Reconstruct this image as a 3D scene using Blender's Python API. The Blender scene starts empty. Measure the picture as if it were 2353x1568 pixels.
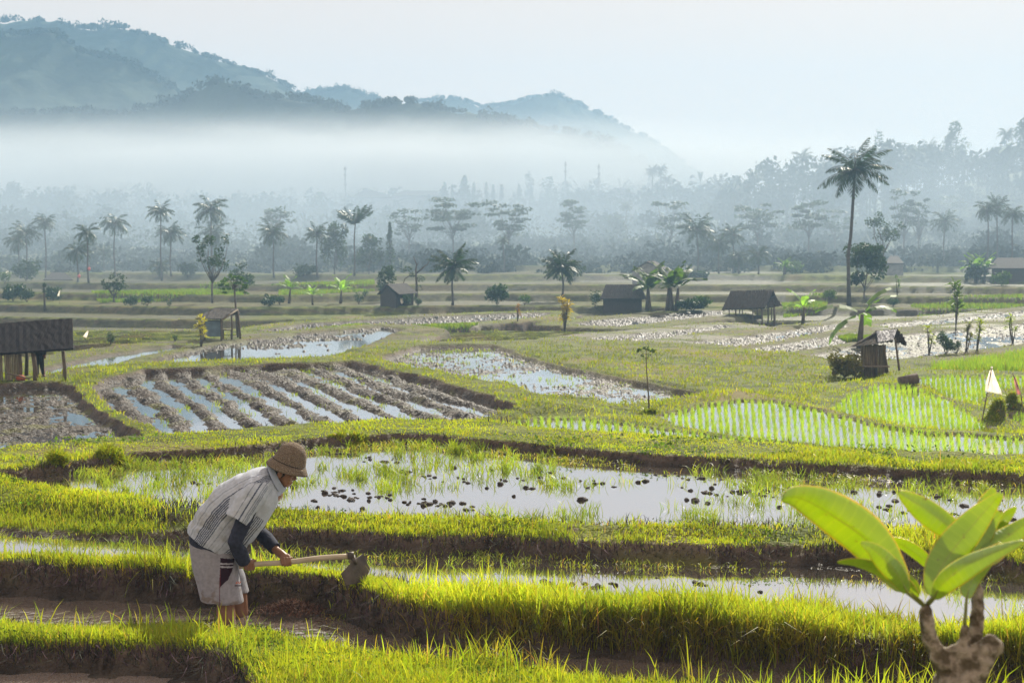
EXPOSURE = 0.82
SKY_STRENGTH = 0.062
VEIL = (.92, (9.3, 7.35, 6.05))
HAZE_DENS, HAZE_COL, HAZE_G = .0008, (.38, .66, .98), .15
SMOKE_COL, SMOKE_TOP, SMOKE_DENS = (.66, .82, 1.0), 36, .0080
MIST_COL = (.90, .95, 1.0)
MIST = [(450, 388, 372, 320, 40, 17, .05), (900, 372, 375, 170, 38, 15, .085), (1420, 398, 370, 170, 38, 16, .065), (-100, 394, 372, 210, 40, 19, .04),
        (640, 425, 366, 150, 32, 11, .03), (1300, 435, 362, 150, 28, 11, .03)]
import bpy, bmesh, math, random
import numpy as np
from mathutils import Vector, Matrix
from mathutils.geometry import tessellate_polygon

S = bpy.context.scene
COL = S.collection
R = math.radians
rng = np.random.default_rng(7)
random.seed(7)

# ------------------------------------------------------------------ camera
CZ = 10.0                 # camera height above the datum
F = 2352 * 50 / 36.0      # focal length for measurements made on a 2352 px wide print
PITCH = math.atan((784 - 520) / F)
cp, sp = math.cos(PITCH), math.sin(PITCH)
cam_d = bpy.data.cameras.new('camera')
cam = bpy.data.objects.new('camera', cam_d)
COL.objects.link(cam)
cam.location = (0, 0, CZ)
cam.rotation_euler = (R(90) - PITCH, 0, 0)
cam_d.lens = 50
cam_d.sensor_width = 36
cam_d.clip_start = 0.05
cam_d.clip_end = 6000
cam_d.dof.use_dof = True
cam_d.dof.focus_distance = 10.6
cam_d.dof.aperture_fstop = 7.0
S.camera = cam

def ray(u, v):
    a, b = (u - 1176) / F, (784 - v) / F
    return a, cp + b * sp, -sp + b * cp          # x, y (ahead), z

def on_level(u, v, drop):                        # point where the sight line meets a level
    x, y, z = ray(u, v)
    t = drop / -z
    return x * t, y * t

def at_depth(u, v, Y):                           # point on the sight line at distance Y ahead
    x, y, z = ray(u, v)
    t = Y / y
    return Vector((x * t, Y, CZ + z * t))

# ------------------------------------------------------------------ light and view
SUN_AZ, SUN_EL = R(22), R(33)                    # clockwise from straight ahead
w = bpy.data.worlds.new('World')
S.world = w
w.use_nodes = True
nt = w.node_tree
bg = nt.nodes['Background']
sky = nt.nodes.new('ShaderNodeTexSky')
sky.sky_type = 'NISHITA'
sky.sun_disc = False
sky.sun_elevation = SUN_EL
sky.sun_rotation = SUN_AZ
sky.air_density = 1.0
sky.dust_density = 3.0
sky.ozone_density = 1.0
hs = nt.nodes.new('ShaderNodeHueSaturation')
hs.inputs['Saturation'].default_value = 0.55
nt.links.new(sky.outputs[0], hs.inputs['Color'])
veil = nt.nodes.new('ShaderNodeMix')              # thin even cloud veil over the clear-sky model
veil.data_type = 'RGBA'
veil.inputs['Factor'].default_value = VEIL[0]
veil.inputs['B'].default_value = (*VEIL[1], 1)
nt.links.new(hs.outputs[0], veil.inputs['A'])
nt.links.new(veil.outputs['Result'], bg.inputs[0])
bg.inputs[1].default_value = SKY_STRENGTH if 'SKY_STRENGTH' in globals() else 0.10
sl = bpy.data.lights.new('sun', 'SUN')
so = bpy.data.objects.new('sun', sl)
COL.objects.link(so)
sl.energy = 4.6
sl.angle = R(0.53)
sl.color = (1.0, 0.93, 0.78)
sd_ = Vector((math.sin(SUN_AZ) * math.cos(SUN_EL), math.cos(SUN_AZ) * math.cos(SUN_EL), math.sin(SUN_EL)))
so.rotation_euler = (-sd_).to_track_quat('-Z', 'Y').to_euler()
so.location = (60, 60, 90)
S.view_settings.view_transform = 'Standard'
S.view_settings.look = 'None'
S.view_settings.exposure = EXPOSURE
S.view_settings.gamma = 1.0
S.render.engine = 'CYCLES'
S.cycles.use_denoising = True
S.cycles.max_bounces = 6
S.cycles.diffuse_bounces = 3
S.cycles.glossy_bounces = 3
S.cycles.transmission_bounces = 4
S.cycles.transparent_max_bounces = 8
S.cycles.volume_bounces = 1
S.cycles.sample_clamp_indirect = 4.0

# ------------------------------------------------------------------ small tools
def lin(r, g, b):
    f = lambda c: c / 12.92 if c <= .04045 else ((c + .055) / 1.055) ** 2.4
    return (f(r / 255), f(g / 255), f(b / 255), 1)

def hash2(i, j, s):
    h = np.sin(i * 127.1 + j * 311.7 + s * 74.7) * 43758.5453
    return h - np.floor(h)

def vnoise(x, y, s=0):
    xi, yi = np.floor(x), np.floor(y)
    fx, fy = x - xi, y - yi
    fx, fy = fx * fx * (3 - 2 * fx), fy * fy * (3 - 2 * fy)
    a, b = hash2(xi, yi, s), hash2(xi + 1, yi, s)
    c, d = hash2(xi, yi + 1, s), hash2(xi + 1, yi + 1, s)
    return (a + (b - a) * fx) * (1 - fy) + (c + (d - c) * fx) * fy

def fbm(x, y, o=3, s=0):
    v, a, t = 0, 1, 0
    for k in range(o):
        v = v + a * vnoise(x * 2 ** k, y * 2 ** k, s + k * 3)
        t += a
        a *= .5
    return v / t

def sstep(a, b, x):
    t = np.clip((x - a) / (b - a), 0, 1)
    return t * t * (3 - 2 * t)

class MB:
    """collects verts and faces, links them as ONE mesh object"""
    def __init__(s):
        s.V, s.F, s.n = [], [], 0
    def add(s, V, Fc):
        V = np.asarray(V, dtype=float).reshape(-1, 3)
        s.V.append(V)
        n = s.n
        s.F += [tuple(i + n for i in f) for f in Fc]
        s.n += len(V)
        return s
    def tube(s, pts, rad, seg=8, cap=True, flat=1.0):
        pts = [Vector(p) for p in pts]
        if not hasattr(rad, '__len__'):
            rad = [rad] * len(pts)
        V, Fc = [], []
        ref = None
        for i, p in enumerate(pts):
            d = (pts[min(i + 1, len(pts) - 1)] - pts[max(i - 1, 0)]).normalized()
            if ref is None:
                ref = Vector((1, 0, 0)) if abs(d.x) < .8 else Vector((0, 1, 0))
            a = (ref - d * ref.dot(d)).normalized()
            ref = a
            b = d.cross(a)
            for k in range(seg):
                t = 2 * math.pi * k / seg
                V.append(p + a * (math.cos(t) * rad[i]) + b * (math.sin(t) * rad[i] * flat))
        for i in range(len(pts) - 1):
            for k in range(seg):
                k2 = (k + 1) % seg
                Fc.append((i * seg + k, i * seg + k2, (i + 1) * seg + k2, (i + 1) * seg + k))
        if cap:
            Fc.append(tuple(range(seg))[::-1])
            Fc.append(tuple((len(pts) - 1) * seg + k for k in range(seg)))
        return s.add(V, Fc)
    def box(s, c, size, rot=None):
        c = Vector(c)
        V = []
        for z in (-.5, .5):
            for x, y in ((-.5, -.5), (.5, -.5), (.5, .5), (-.5, .5)):
                p = Vector((x * size[0], y * size[1], z * size[2]))
                V.append(c + (rot @ p if rot else p))
        return s.add(V, [(3, 2, 1, 0), (4, 5, 6, 7), (0, 1, 5, 4), (1, 2, 6, 5), (2, 3, 7, 6), (3, 0, 4, 7)])
    def ball(s, c, r, seg=10, rings=7, jit=0.0, rnd=None):
        c = Vector(c)
        r = (r, r, r) if not hasattr(r, '__len__') else r
        V, Fc = [], []
        for i in range(rings + 1):
            th = math.pi * i / rings
            for k in range(seg):
                ph = 2 * math.pi * k / seg
                q = 1 + (rnd.uniform(-jit, jit) if rnd else 0)
                V.append(c + Vector((r[0] * math.sin(th) * math.cos(ph) * q, r[1] * math.sin(th) * math.sin(ph) * q, r[2] * math.cos(th) * q)))
        for i in range(rings):
            for k in range(seg):
                k2 = (k + 1) % seg
                Fc.append((i * seg + k, (i + 1) * seg + k, (i + 1) * seg + k2, i * seg + k2))
        return s.add(V, Fc)
    def build(s, name, m, parent=None, smooth=False, origin=None):
        V = np.concatenate(s.V) if s.V else np.zeros((0, 3))
        return mesh_obj(name, V, s.F, m, parent, smooth, origin)

def mesh_obj(name, V, Fc, m, parent=None, smooth=False, origin=None):
    V = np.asarray(V, dtype=float)
    o3 = Vector((0, 0, 0))
    if parent is not None:
        o3 = Vector(parent['base']) if 'base' in parent.keys() else Vector(parent.location)
    elif origin is not None:
        o3 = Vector(origin)
    V = V - np.array(o3)
    me = bpy.data.meshes.new(name)
    me.from_pydata([tuple(v) for v in V], [], [tuple(f) for f in Fc])
    if m is not None:
        me.materials.append(m)
    if smooth:
        me.polygons.foreach_set('use_smooth', [True] * len(me.polygons))
    me.update()
    o = bpy.data.objects.new(name, me)
    COL.objects.link(o)
    if parent is not None:
        o.parent = parent
        if parent.type == 'MESH':
            o['base'] = tuple(o3)
    elif origin is not None:
        o.location = o3
    if parent is None or parent.type != 'EMPTY':
        o['base'] = tuple(o3)
    else:
        o['base'] = tuple(o3)
    return o

def quads_obj(name, V, n_per, m, parent=None, tint=None, smooth=False, origin=None, strip=None):
    """fast mesh: V (N, k, 3); every item is one k-gon, or a blade of `strip` faces"""
    V = np.asarray(V, dtype=np.float32)
    N, k = V.shape[0], V.shape[1]
    o3 = np.zeros(3, np.float32)
    if parent is not None:
        o3 = np.array(parent['base'] if 'base' in parent.keys() else parent.location, np.float32)
    elif origin is not None:
        o3 = np.array(origin, np.float32)
    co = (V.reshape(-1, 3) - o3)
    if strip is None:
        strip = [tuple(range(k))]
    lp = np.concatenate([np.array(f) for f in strip])
    loops = (np.arange(N)[:, None] * k + lp[None, :]).ravel().astype(np.int32)
    sizes = np.tile(np.array([len(f) for f in strip]), N).astype(np.int32)
    starts = np.concatenate([[0], np.cumsum(sizes)[:-1]]).astype(np.int32)
    me = bpy.data.meshes.new(name)
    me.vertices.add(len(co))
    me.vertices.foreach_set('co', co.ravel())
    me.loops.add(len(loops))
    me.loops.foreach_set('vertex_index', loops)
    me.polygons.add(len(sizes))
    me.polygons.foreach_set('loop_start', starts)
    me.polygons.foreach_set('loop_total', sizes)
    if smooth:
        me.polygons.foreach_set('use_smooth', np.ones(len(sizes), bool))
    if tint is not None:
        a = me.attributes.new('tint', 'FLOAT_COLOR', 'POINT')
        t = np.asarray(tint, np.float32)
        if t.shape[1] == 3:
            t = np.concatenate([t, np.ones((len(t), 1), np.float32)], 1)
        a.data.foreach_set('color', np.repeat(t, k, axis=0).ravel())
    me.materials.append(m)
    me.update(calc_edges=True)
    me.validate()
    o = bpy.data.objects.new(name, me)
    COL.objects.link(o)
    o['base'] = tuple(float(q) for q in o3)
    if parent is not None:
        o.parent = parent
    elif origin is not None:
        o.location = origin
    return o

def thing(name, label, cat, loc, group=None):
    o = bpy.data.objects.new(name, None)
    COL.objects.link(o)
    o.location = loc
    o.empty_display_size = .3
    o['base'] = tuple(loc)
    o['label'], o['category'] = label, cat
    if group:
        o['group'] = group
    return o

def tag(o, label, cat, group=None, kind=None):
    o['label'], o['category'] = label, cat
    if group:
        o['group'] = group
    if kind:
        o['kind'] = kind
    return o

def kind(o, k):
    o['kind'] = k
    return o

def fuse(mb, voxel, smooth=4):
    """one continuous skin over overlapping volumes"""
    V = np.concatenate(mb.V)
    me = bpy.data.meshes.new('tmp')
    me.from_pydata([tuple(v) for v in V], [], mb.F)
    o = bpy.data.objects.new('tmp', me)
    COL.objects.link(o)
    r = o.modifiers.new('r', 'REMESH')
    r.mode = 'VOXEL'
    r.voxel_size = voxel
    s = o.modifiers.new('s', 'SMOOTH')
    s.factor = .5
    s.iterations = smooth
    dg = bpy.context.evaluated_depsgraph_get()
    ev = o.evaluated_get(dg)
    m2 = ev.to_mesh()
    n = len(m2.vertices)
    co = np.zeros(n * 3); m2.vertices.foreach_get('co', co)
    no = np.zeros(n * 3); m2.vertices.foreach_get('normal', no)
    fs = [tuple(p.vertices) for p in m2.polygons]
    ev.to_mesh_clear()
    bpy.data.objects.remove(o)
    bpy.data.meshes.remove(me)
    return co.reshape(-1, 3), fs, no.reshape(-1, 3)

# ------------------------------------------------------------------ materials
def mat(name, col, rough=.9, noise=None, bump=0, spec=.3, scale=8.0, trans=None, tint=False, metal=0, detail=4, stretch=None, col2=None, ramp=(.35, .65)):
    """procedural surface: base colour broken up by noise, optional translucency (leaves) and bump"""
    m = bpy.data.materials.new(name)
    m.use_nodes = True
    n, l = m.node_tree.nodes, m.node_tree.links
    b = n['Principled BSDF']
    b.inputs['Roughness'].default_value = rough
    b.inputs['Specular IOR Level'].default_value = spec
    b.inputs['Metallic'].default_value = metal
    out = n['Material Output']
    tc = n.new('ShaderNodeTexCoord')
    mp = n.new('ShaderNodeMapping')
    l.new(tc.outputs['Object'], mp.inputs[0])
    if stretch:
        mp.inputs['Scale'].default_value = stretch
    nz = n.new('ShaderNodeTexNoise')
    nz.inputs['Scale'].default_value = scale
    nz.inputs['Detail'].default_value = detail
    l.new(mp.outputs[0], nz.inputs['Vector'])
    c2 = col2 if col2 else tuple(c * .62 for c in col[:3])
    rp = n.new('ShaderNodeValToRGB')
    rp.color_ramp.elements[0].position = ramp[0]
    rp.color_ramp.elements[1].position = ramp[1]
    rp.color_ramp.elements[0].color = (*c2[:3], 1)
    rp.color_ramp.elements[1].color = (*col[:3], 1)
    l.new(nz.outputs[0], rp.inputs[0])
    src = rp.outputs[0]
    if tint:
        at = n.new('ShaderNodeAttribute')
        at.attribute_name = 'tint'
        mx = n.new('ShaderNodeMix')
        mx.data_type = 'RGBA'
        mx.blend_type = 'MULTIPLY'
        mx.inputs['Factor'].default_value = 1
        l.new(src, mx.inputs['A'])
        l.new(at.outputs['Color'], mx.inputs['B'])
        src = mx.outputs['Result']
    l.new(src, b.inputs['Base Color'])
    if bump:
        bp = n.new('ShaderNodeBump')
        bp.inputs['Strength'].default_value = bump
        bp.inputs['Distance'].default_value = .05
        l.new(nz.outputs[0], bp.inputs['Height'])
        l.new(bp.outputs[0], b.inputs['Normal'])
    if trans:
        tr = n.new('ShaderNodeBsdfTranslucent')
        mx2 = n.new('ShaderNodeMix')
        mx2.data_type = 'RGBA'
        mx2.blend_type = 'MULTIPLY'
        mx2.inputs['Factor'].default_value = 1
        mx2.inputs['B'].default_value = (*trans[:3], 1)
        l.new(src, mx2.inputs['A'])
        l.new(mx2.outputs['Result'], tr.inputs[0])
        ad = n.new('ShaderNodeAddShader')
        l.new(b.outputs[0], ad.inputs[0])
        l.new(tr.outputs[0], ad.inputs[1])
        l.new(ad.outputs[0], out.inputs[0])
    return m

M = {}
M['grass'] = mat('grass_blades', (.108, .131, .012), .5, spec=.3, scale=1.2, trans=(2.6, 2.48, .9), col2=(.066, .086, .01), tint=True)
M['rice'] = mat('rice_blades', (.10, .15, .015), .5, spec=.35, scale=1.2, trans=(2.3, 2.4, .9), tint=True)
M['palm'] = mat('palm_leaf', (.03, .05, .018), .5, spec=.35, scale=1.5, trans=(.5, .6, .2), tint=True)
M['leaf'] = mat('tree_leaf', (.035, .055, .018), .6, spec=.3, scale=.6, trans=(.55, .7, .2), tint=True)
M['banana'] = mat('banana_leaf', (.09, .15, .03), .6, spec=.3, scale=1.5, trans=(1.3, 1.5, .5), tint=True)
M['wood_far'] = mat('forest_leaf', (.035, .06, .024), .8, spec=.15, scale=.12, tint=True)
M['bark'] = mat('bark', (.13, .105, .085), .9, scale=9, bump=.5, stretch=(1, 1, .35))
M['palm_bark'] = mat('palm_bark', (.12, .105, .09), .9, scale=3.5, bump=.5, stretch=(.3, .3, 2))
M['timber'] = mat('weathered_timber', (.15, .115, .08), .85, scale=10, bump=.3, stretch=(4, 4, .5))
M['bamboo'] = mat('bamboo_slats', (.25, .2, .13), .8, scale=16, bump=.2, stretch=(3, 3, .15), col2=(.07, .055, .04))
M['thatch'] = mat('old_thatch', (.075, .062, .05), .95, scale=22, bump=.8, stretch=(3, 1, 1))
M['cloth_white'] = mat('white_cloth', (.76, .74, .71), .85, scale=6, col2=(.6, .58, .56), trans=(.8, .8, .78))
M['plaster'] = mat('grey_plaster', (.34, .34, .34), .9, scale=2)
M['steel'] = mat('mast_steel', (.3, .3, .31), .6, scale=2)
M['skin'] = mat('brown_skin', (.24, .125, .075), .5, spec=.4, scale=14, col2=(.19, .095, .055))
M['hair'] = mat('black_hair', (.012, .011, .01), .6, scale=60)
M['soil'] = mat('mossy_soil', (.085, .10, .02), .9, scale=6, bump=.6, col2=(.06, .055, .025))
M['dry'] = mat('withered_grass', (.12, .10, .045), .9, spec=.15, scale=3, tint=True)
# ------------------------------------------------------------------ the land
# every paddy: level below the camera, bund heights on its near and far side, kind of bed, outline measured on the print
FIELDS = [
 ('lower_channel', 2.80, .16, .16, 'water', [(-500,1542),(0,1540),(200,1538),(450,1548),(540,1566),(600,1700),(560,1900),(-900,1900)]),
 ('work_channel', 2.85, .20, .24, 'water', [(-500,1362),(0,1366),(300,1376),(600,1390),(740,1400),(800,1424),(850,1448),(1000,1478),(1300,1500),(1600,1523),(1800,1540),(2352,1580),(2900,1620),(2900,1760),(2400,1713),(1700,1655),(1200,1602),(800,1554),(600,1510),(0,1490),(-500,1480)]),
 ('second_paddy', 2.85, .13, .15, 'water', [(-500,1216),(0,1222),(200,1240),(420,1235),(700,1258),(1000,1268),(1500,1288),(1900,1295),(2352,1330),(2900,1370),(2900,1560),(2352,1500),(2000,1470),(1500,1432),(1000,1398),(800,1355),(600,1333),(0,1319),(-500,1312)]),
 ('third_paddy', 2.75, .11, .12, 'water', [(-40,1112),(150,1086),(300,1062),(500,1052),(700,1030),(900,1016),(1000,1018),(1200,1040),(1500,1065),(1800,1086),(2100,1105),(2352,1113),(2900,1130),(2900,1320),(2352,1262),(2000,1238),(1500,1230),(1000,1211),(700,1196),(400,1180),(250,1158),(80,1130)]),
 ('left_paddy', 4.7, .2, .22, 'mud', [(-700,1075),(-700,905),(0,897),(60,893),(140,893),(165,905),(190,940),(275,1000),(325,1020),(250,1045),(100,1085),(0,1090)]),
 ('ploughed_paddy', 4.6, .15, .2, 'furrow', [(222,905),(232,885),(330,862),(600,850),(800,842),(868,856),(1000,888),(1185,948),(1110,976),(900,995),(740,1020),(500,1020),(400,1012),(300,975)]),
 ('middle_paddy', 5.4, .16, .2, 'mud', [(880,832),(960,803),(1130,800),(1250,842),(1500,893),(1640,918),(1500,932),(1440,937),(1402,965),(1330,942),(1290,935),(1100,905),(950,872)]),
 ('stubble_field', 5.35, .0, .1, 'dry', [(1145,796),(1300,790),(1550,800),(1700,820),(1850,850),(1885,880),(1850,900),(1650,912),(1510,886),(1262,836)]),
 ('rice_low', 4.62, .02, .03, 'rice', [(1050,1006),(1150,982),(1250,962),(1330,965),(1500,986),(1700,1008),(1900,1030),(2100,1050),(2352,1070),(2900,1110),(2900,1190),(2352,1142),(2000,1122),(1500,1094),(1200,1060),(1060,1028)]),
 ('rice_mid', 4.62, .03, .06, 'rice', [(1525,958),(1600,936),(1700,922),(1790,924),(1900,952),(2000,978),(2150,998),(2352,1010),(2900,1040),(2900,1104),(2352,1064),(2100,1044),(1900,1024),(1700,1002),(1560,980)]),
 ('rice_high', 4.8, .05, .05, 'rice', [(1905,942),(1960,905),(2020,885),(2090,888),(2150,912),(2235,955),(2270,988),(2200,994),(2100,988),(2010,970)]),
 ('rice_glitter', 5.0, .05, .05, 'rice', [(2105,872),(2170,866),(2352,868),(2600,872),(2420,890),(2270,898),(2255,925),(2235,938),(2160,905)]),
 ('rice_corner', 4.75, .1, .1, 'rice', [(2318,962),(2352,950),(2700,950),(2700,1010),(2352,985)]),
 ('left_pond', 6.38, .15, .15, 'water', [(90,866),(110,850),(250,817),(400,796),(425,801),(300,828),(205,858),(150,868)]),
 ('muddy_paddy', 6.45, .12, .2, 'mud2', [(300,852),(330,838),(480,800),(560,788),(700,770),(880,755),(930,762),(830,798),(780,820),(600,833),(440,845)]),
 ('puddle_paddy', 6.9, .1, .12, 'mud2', [(1290,796),(1320,784),(1400,774),(1600,757),(1660,748),(1690,752),(1500,782),(1400,797)]),
 ('strip_one', 6.6, .1, .15, 'glit', [(1500,797),(1560,792),(1740,772),(1930,746),(1950,752),(1760,790),(1640,804)]),
 ('strip_two', 6.35, .1, .15, 'glit', [(1620,820),(1760,800),(1960,768),(2010,778),(1850,806),(1700,824)]),
 ('wide_glitter', 6.4, .1, .15, 'glit', [(1860,822),(1990,790),(2080,772),(2352,746),(2700,722),(2700,785),(2352,792),(2200,812),(2080,826),(1960,832)]),
 ('strip_three', 7.2, .1, .15, 'glit', [(1990,750),(2150,735),(2352,715),(2700,690),(2700,702),(2352,727),(2160,746),(2010,758)]),
 ('far_mud', 7.2, .1, .2, 'mud2', [(590,766),(700,748),(900,736),(1150,724),(1260,722),(1240,730),(1000,748),(760,768)]),
 ('stilt_paddy', 7.4, .1, .2, 'mud2', [(1310,748),(1400,736),(1560,722),(1660,716),(1660,724),(1560,736),(1420,752)]),
]
prof_d = [0, 2, 5, 8, 12, 16.5, 18.5, 21, 25, 30, 43, 55, 79, 100, 115, 130, 160, 190, 230, 300, 400, 500, 700, 3000]
prof_v = [1.65, 1.75, 2.3, 2.55, 2.6, 2.7, 3.35, 3.95, 4.45, 4.7, 5.35, 5.9, 6.9, 7.9, 8.25, 7.5, 6.3, 5.6, 4.8, 2.8, 0, -3, -6, -10]
for f in FIELDS: pass
FL = []
for nm, drop, hn, hf, kd, poly in FIELDS:
    P = np.array([on_level(u, v, drop) for u, v in poly])
    b, a = np.polyfit(P[:, 0], P[:, 1], 1)
    FL.append(dict(name=nm, L=CZ - drop, hn=hn, hf=hf, kind=kd, P=P, a=a, b=b, lo=P.min(0), hi=P.max(0)))

def sdist(P, x, y):
    d2 = np.full(x.shape, 1e18)
    ins = np.zeros(x.shape, bool)
    n = len(P)
    for i in range(n):
        ax, ay = P[i]
        bx, by = P[(i + 1) % n]
        ex, ey = bx - ax, by - ay
        t = np.clip(((x - ax) * ex + (y - ay) * ey) / (ex * ex + ey * ey + 1e-12), 0, 1)
        d2 = np.minimum(d2, (x - ax - t * ex) ** 2 + (y - ay - t * ey) ** 2)
        c = ((ay > y) != (by > y)) & (x < (bx - ax) * (y - ay) / (by - ay + 1e-12) + ax)
        ins ^= c
    d = np.sqrt(d2)
    return np.where(ins, -d, d)

FUR = np.array([math.sin(R(-20.6)), math.cos(R(-20.6))])   # way the ploughed rows run

def ground(x, y):
    """height, and masks: grass cover, wet mud, dry stubble"""
    x = np.asarray(x, float); y = np.asarray(y, float)
    d = y
    s = x / np.maximum(y, 1)
    dd = d * (1 + .10 * np.clip(s + .05, -.5, .5)) + 5 * (vnoise(x / 23, y / 60, 4) - .5) * sstep(60, 110, d)
    base = CZ - np.interp(dd, prof_d, prof_v)
    ridge = 13 * sstep(.16, .36, s) * sstep(215, 300, d) + 3 * (vnoise(x / 40, y / 40, 9) - .5) * sstep(200, 260, d)
    # terraces far out: flat treads, steep risers, a low lip along every edge
    h = .50
    q = base / h + .5 * (vnoise(x / 30, y / 45, 12) - .5)
    k = np.floor(q); fr = q - k
    ter = h * (k + sstep(.95, .985, fr)) + .22 * sstep(.0, .01, fr) * (1 - sstep(.03, .12, fr))
    tm = sstep(100, 118, d) * (1 - sstep(205, 230, d))
    base = base * (1 - tm) + ter * tm
    lip = sstep(60, 75, d) * (1 - sstep(100, 116, d))
    ph = (dd / 4.6 + .35 * vnoise(x / 14, y / 14, 3)) % 1.0
    base = base + lip * .50 * sstep(0, .06, ph) * (1 - sstep(.12, .26, ph))
    base = base + ridge
    near = 1 - sstep(14, 40, d)
    base = base + (.05 * (fbm(x * 1.7, y * 1.7, 3, 2) - .5) + .05 * (vnoise(x * .6, y * .6, 5) - .5)) * (1 - .5 * sstep(60, 100, d))
    W = np.full(x.shape, 1e-3)
    T = W * base
    best = np.full(x.shape, 1e9)
    sds = []
    for f in FL:
        mg = 1.6 if f['lo'][1] < 25 else 3.0
        m = (x > f['lo'][0] - mg) & (x < f['hi'][0] + mg) & (y > f['lo'][1] - mg) & (y < f['hi'][1] + mg)
        if not m.any():
            sds.append(None); continue
        xm, ym = x[m], y[m]
        wob = np.minimum(.012 * ym, .35)
        sd = sdist(f['P'], xm + wob * (vnoise(xm * 1.3, ym * 1.3, 6) - .5), ym + wob * (vnoise(xm * 1.3, ym * 1.3, 7) - .5))
        if f['lo'][1] < 26:
            sd = sd + .13 * (fbm(xm * 5, ym * 5, 3, 8) - .5) + .05 * (vnoise(xm * 22, ym * 16, 9) - .5)
        sds.append((m, sd))
        hf = f['hf'] if f['name'] != 'second_paddy' else .045 + .105 * sstep(-3.8, -2.2, xm)
        hh = np.where(ym < f['a'] + f['b'] * xm, f['hn'], hf)
        fade = 1 - sstep(.45 * mg, .98 * mg, sd)
        wgt = fade / np.maximum(sd, .04) ** 3
        W[m] += wgt
        T[m] += wgt * (f['L'] + hh)
        best[m] = np.minimum(best[m], np.maximum(sd, 0))
    z = T / W + (.05 * (fbm(x * 2.3, y * 2.3, 3, 21) - .45)) * (1 - sstep(50, 90, d)) * sstep(.02, .3, best)
    # away from the near banks grass keeps to the lips; the treads are stubble and mud
    mid = sstep(58, 78, d) * (1 - sstep(212, 232, d))
    onlip = np.maximum(tm * (1 - sstep(.10, .2, fr)), lip * (1 - sstep(.2, .3, ph)))
    patch = sstep(.42, .62, vnoise(x / 17, y / 13, 15) * .6 + vnoise(x / 60, y / 30, 16) * .4)
    grass = 1 - mid * (1 - onlip) * (1 - .9 * patch) * .8
    dry = mid * (1 - onlip) * (1 - patch) * .4; wet = mid * (1 - onlip) * sstep(.5, .7, vnoise(x / 9, y / 6, 18)) * .7
    for f, sm in zip(FL, sds):
        if sm is None:
            continue
        m, sd = sm
        xm, ym = x[m], y[m]
        w_ = np.where(ym < 16, .085, np.clip(.0035 * ym, .06, .25))
        t = sstep(-w_, w_, sd)
        kd, L = f['kind'], f['L']
        if kd == 'water' or kd == 'rice':
            bed = L - .07 + .05 * (fbm(xm * 2.5, ym * 2.5, 3, 31) - .5)
            if kd == 'water' and f['lo'][1] < 30:     # mud and weed along the far edge pokes out
                far = (ym > f['a'] + f['b'] * xm)
                bed = bed + np.where(far, (.085 if f['name'] == 'second_paddy' else .085) * np.exp(-np.abs(sd) / .5) * (.55 + .75 * fbm(xm * 1.6, ym * 6, 3, 33)), 0)
        elif kd == 'furrow':
            c = xm * FUR[1] - ym * FUR[0] + .40 * (vnoise(xm * .35, ym * .25, 41) - .5) + .22 * (vnoise(xm * 1.6, ym * 1.1, 42) - .5)
            bed = L + .014 + .062 * (.35 + 1.0 * vnoise(xm * .5, ym * .4, 44)) * np.cos(2 * math.pi * c / .84) + .10 * (fbm(xm * 3.2, ym * 3.2, 3, 43) - .5) + .09 * (fbm(xm * 9, ym * 8, 2, 47) - .5) + .08 * (vnoise(xm * .7, ym * .5, 45) - .5)
        elif kd == 'mud':
            bed = L - .018 + .10 * (fbm(xm * .6, ym * .4, 2, 51) - .5) + .06 * (fbm(xm * 3, ym * 2.2, 2, 53) - .5) + .11 * (fbm(xm * 9, ym * 7, 2, 54) - .5)
        elif kd == 'mud2':
            bed = L - .012 + .12 * (fbm(xm * .3, ym * .22, 2, 61) - .5) + .15 * (fbm(xm * 2.2, ym * 1.5, 3, 63) - .5)
        elif kd == 'glit':
            bed = L + .012 + .12 * (fbm(xm * .35, ym * .2, 2, 71) - .5) + .17 * (fbm(xm * 2.0, ym * 1.2, 3, 73) - .5)
        else:
            bed = L + .12 + .12 * (fbm(xm * .8, ym * .5, 3, 81) - .5)
        z[m] = z[m] * t + bed * (1 - t)
        inside = 1 - t
        if kd == 'dry':
            dry[m] = np.maximum(dry[m], 1 - sstep(-.8, .8, sd))
        else:
            wet[m] = np.maximum(wet[m], inside)
            grass[m] = np.minimum(grass[m], sstep(-.5 * w_, 1.5 * w_, sd))
    return z, grass, wet, dry, best

def gz(x, y):
    return float(ground(np.array([x]), np.array([y]))[0][0])

def foot(u, v):
    """where the sight line of print pixel (u, v) meets the land"""
    a, b, c = ray(u, v)
    Y = np.exp(np.linspace(math.log(5), math.log(600), 1500))
    X = a / b * Y
    Z = CZ + c / b * Y
    G = ground(X, Y)[0]
    i = int(np.argmax(G >= Z)) if (G >= Z).any() else len(Y) - 1
    return Vector((X[i], Y[i], G[i]))

def stand(u, Y):
    x = (u - 1176) / F * Y / (cp)  # close enough: nearly level sight line
    return Vector((x, Y, gz(x, Y)))

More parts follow.
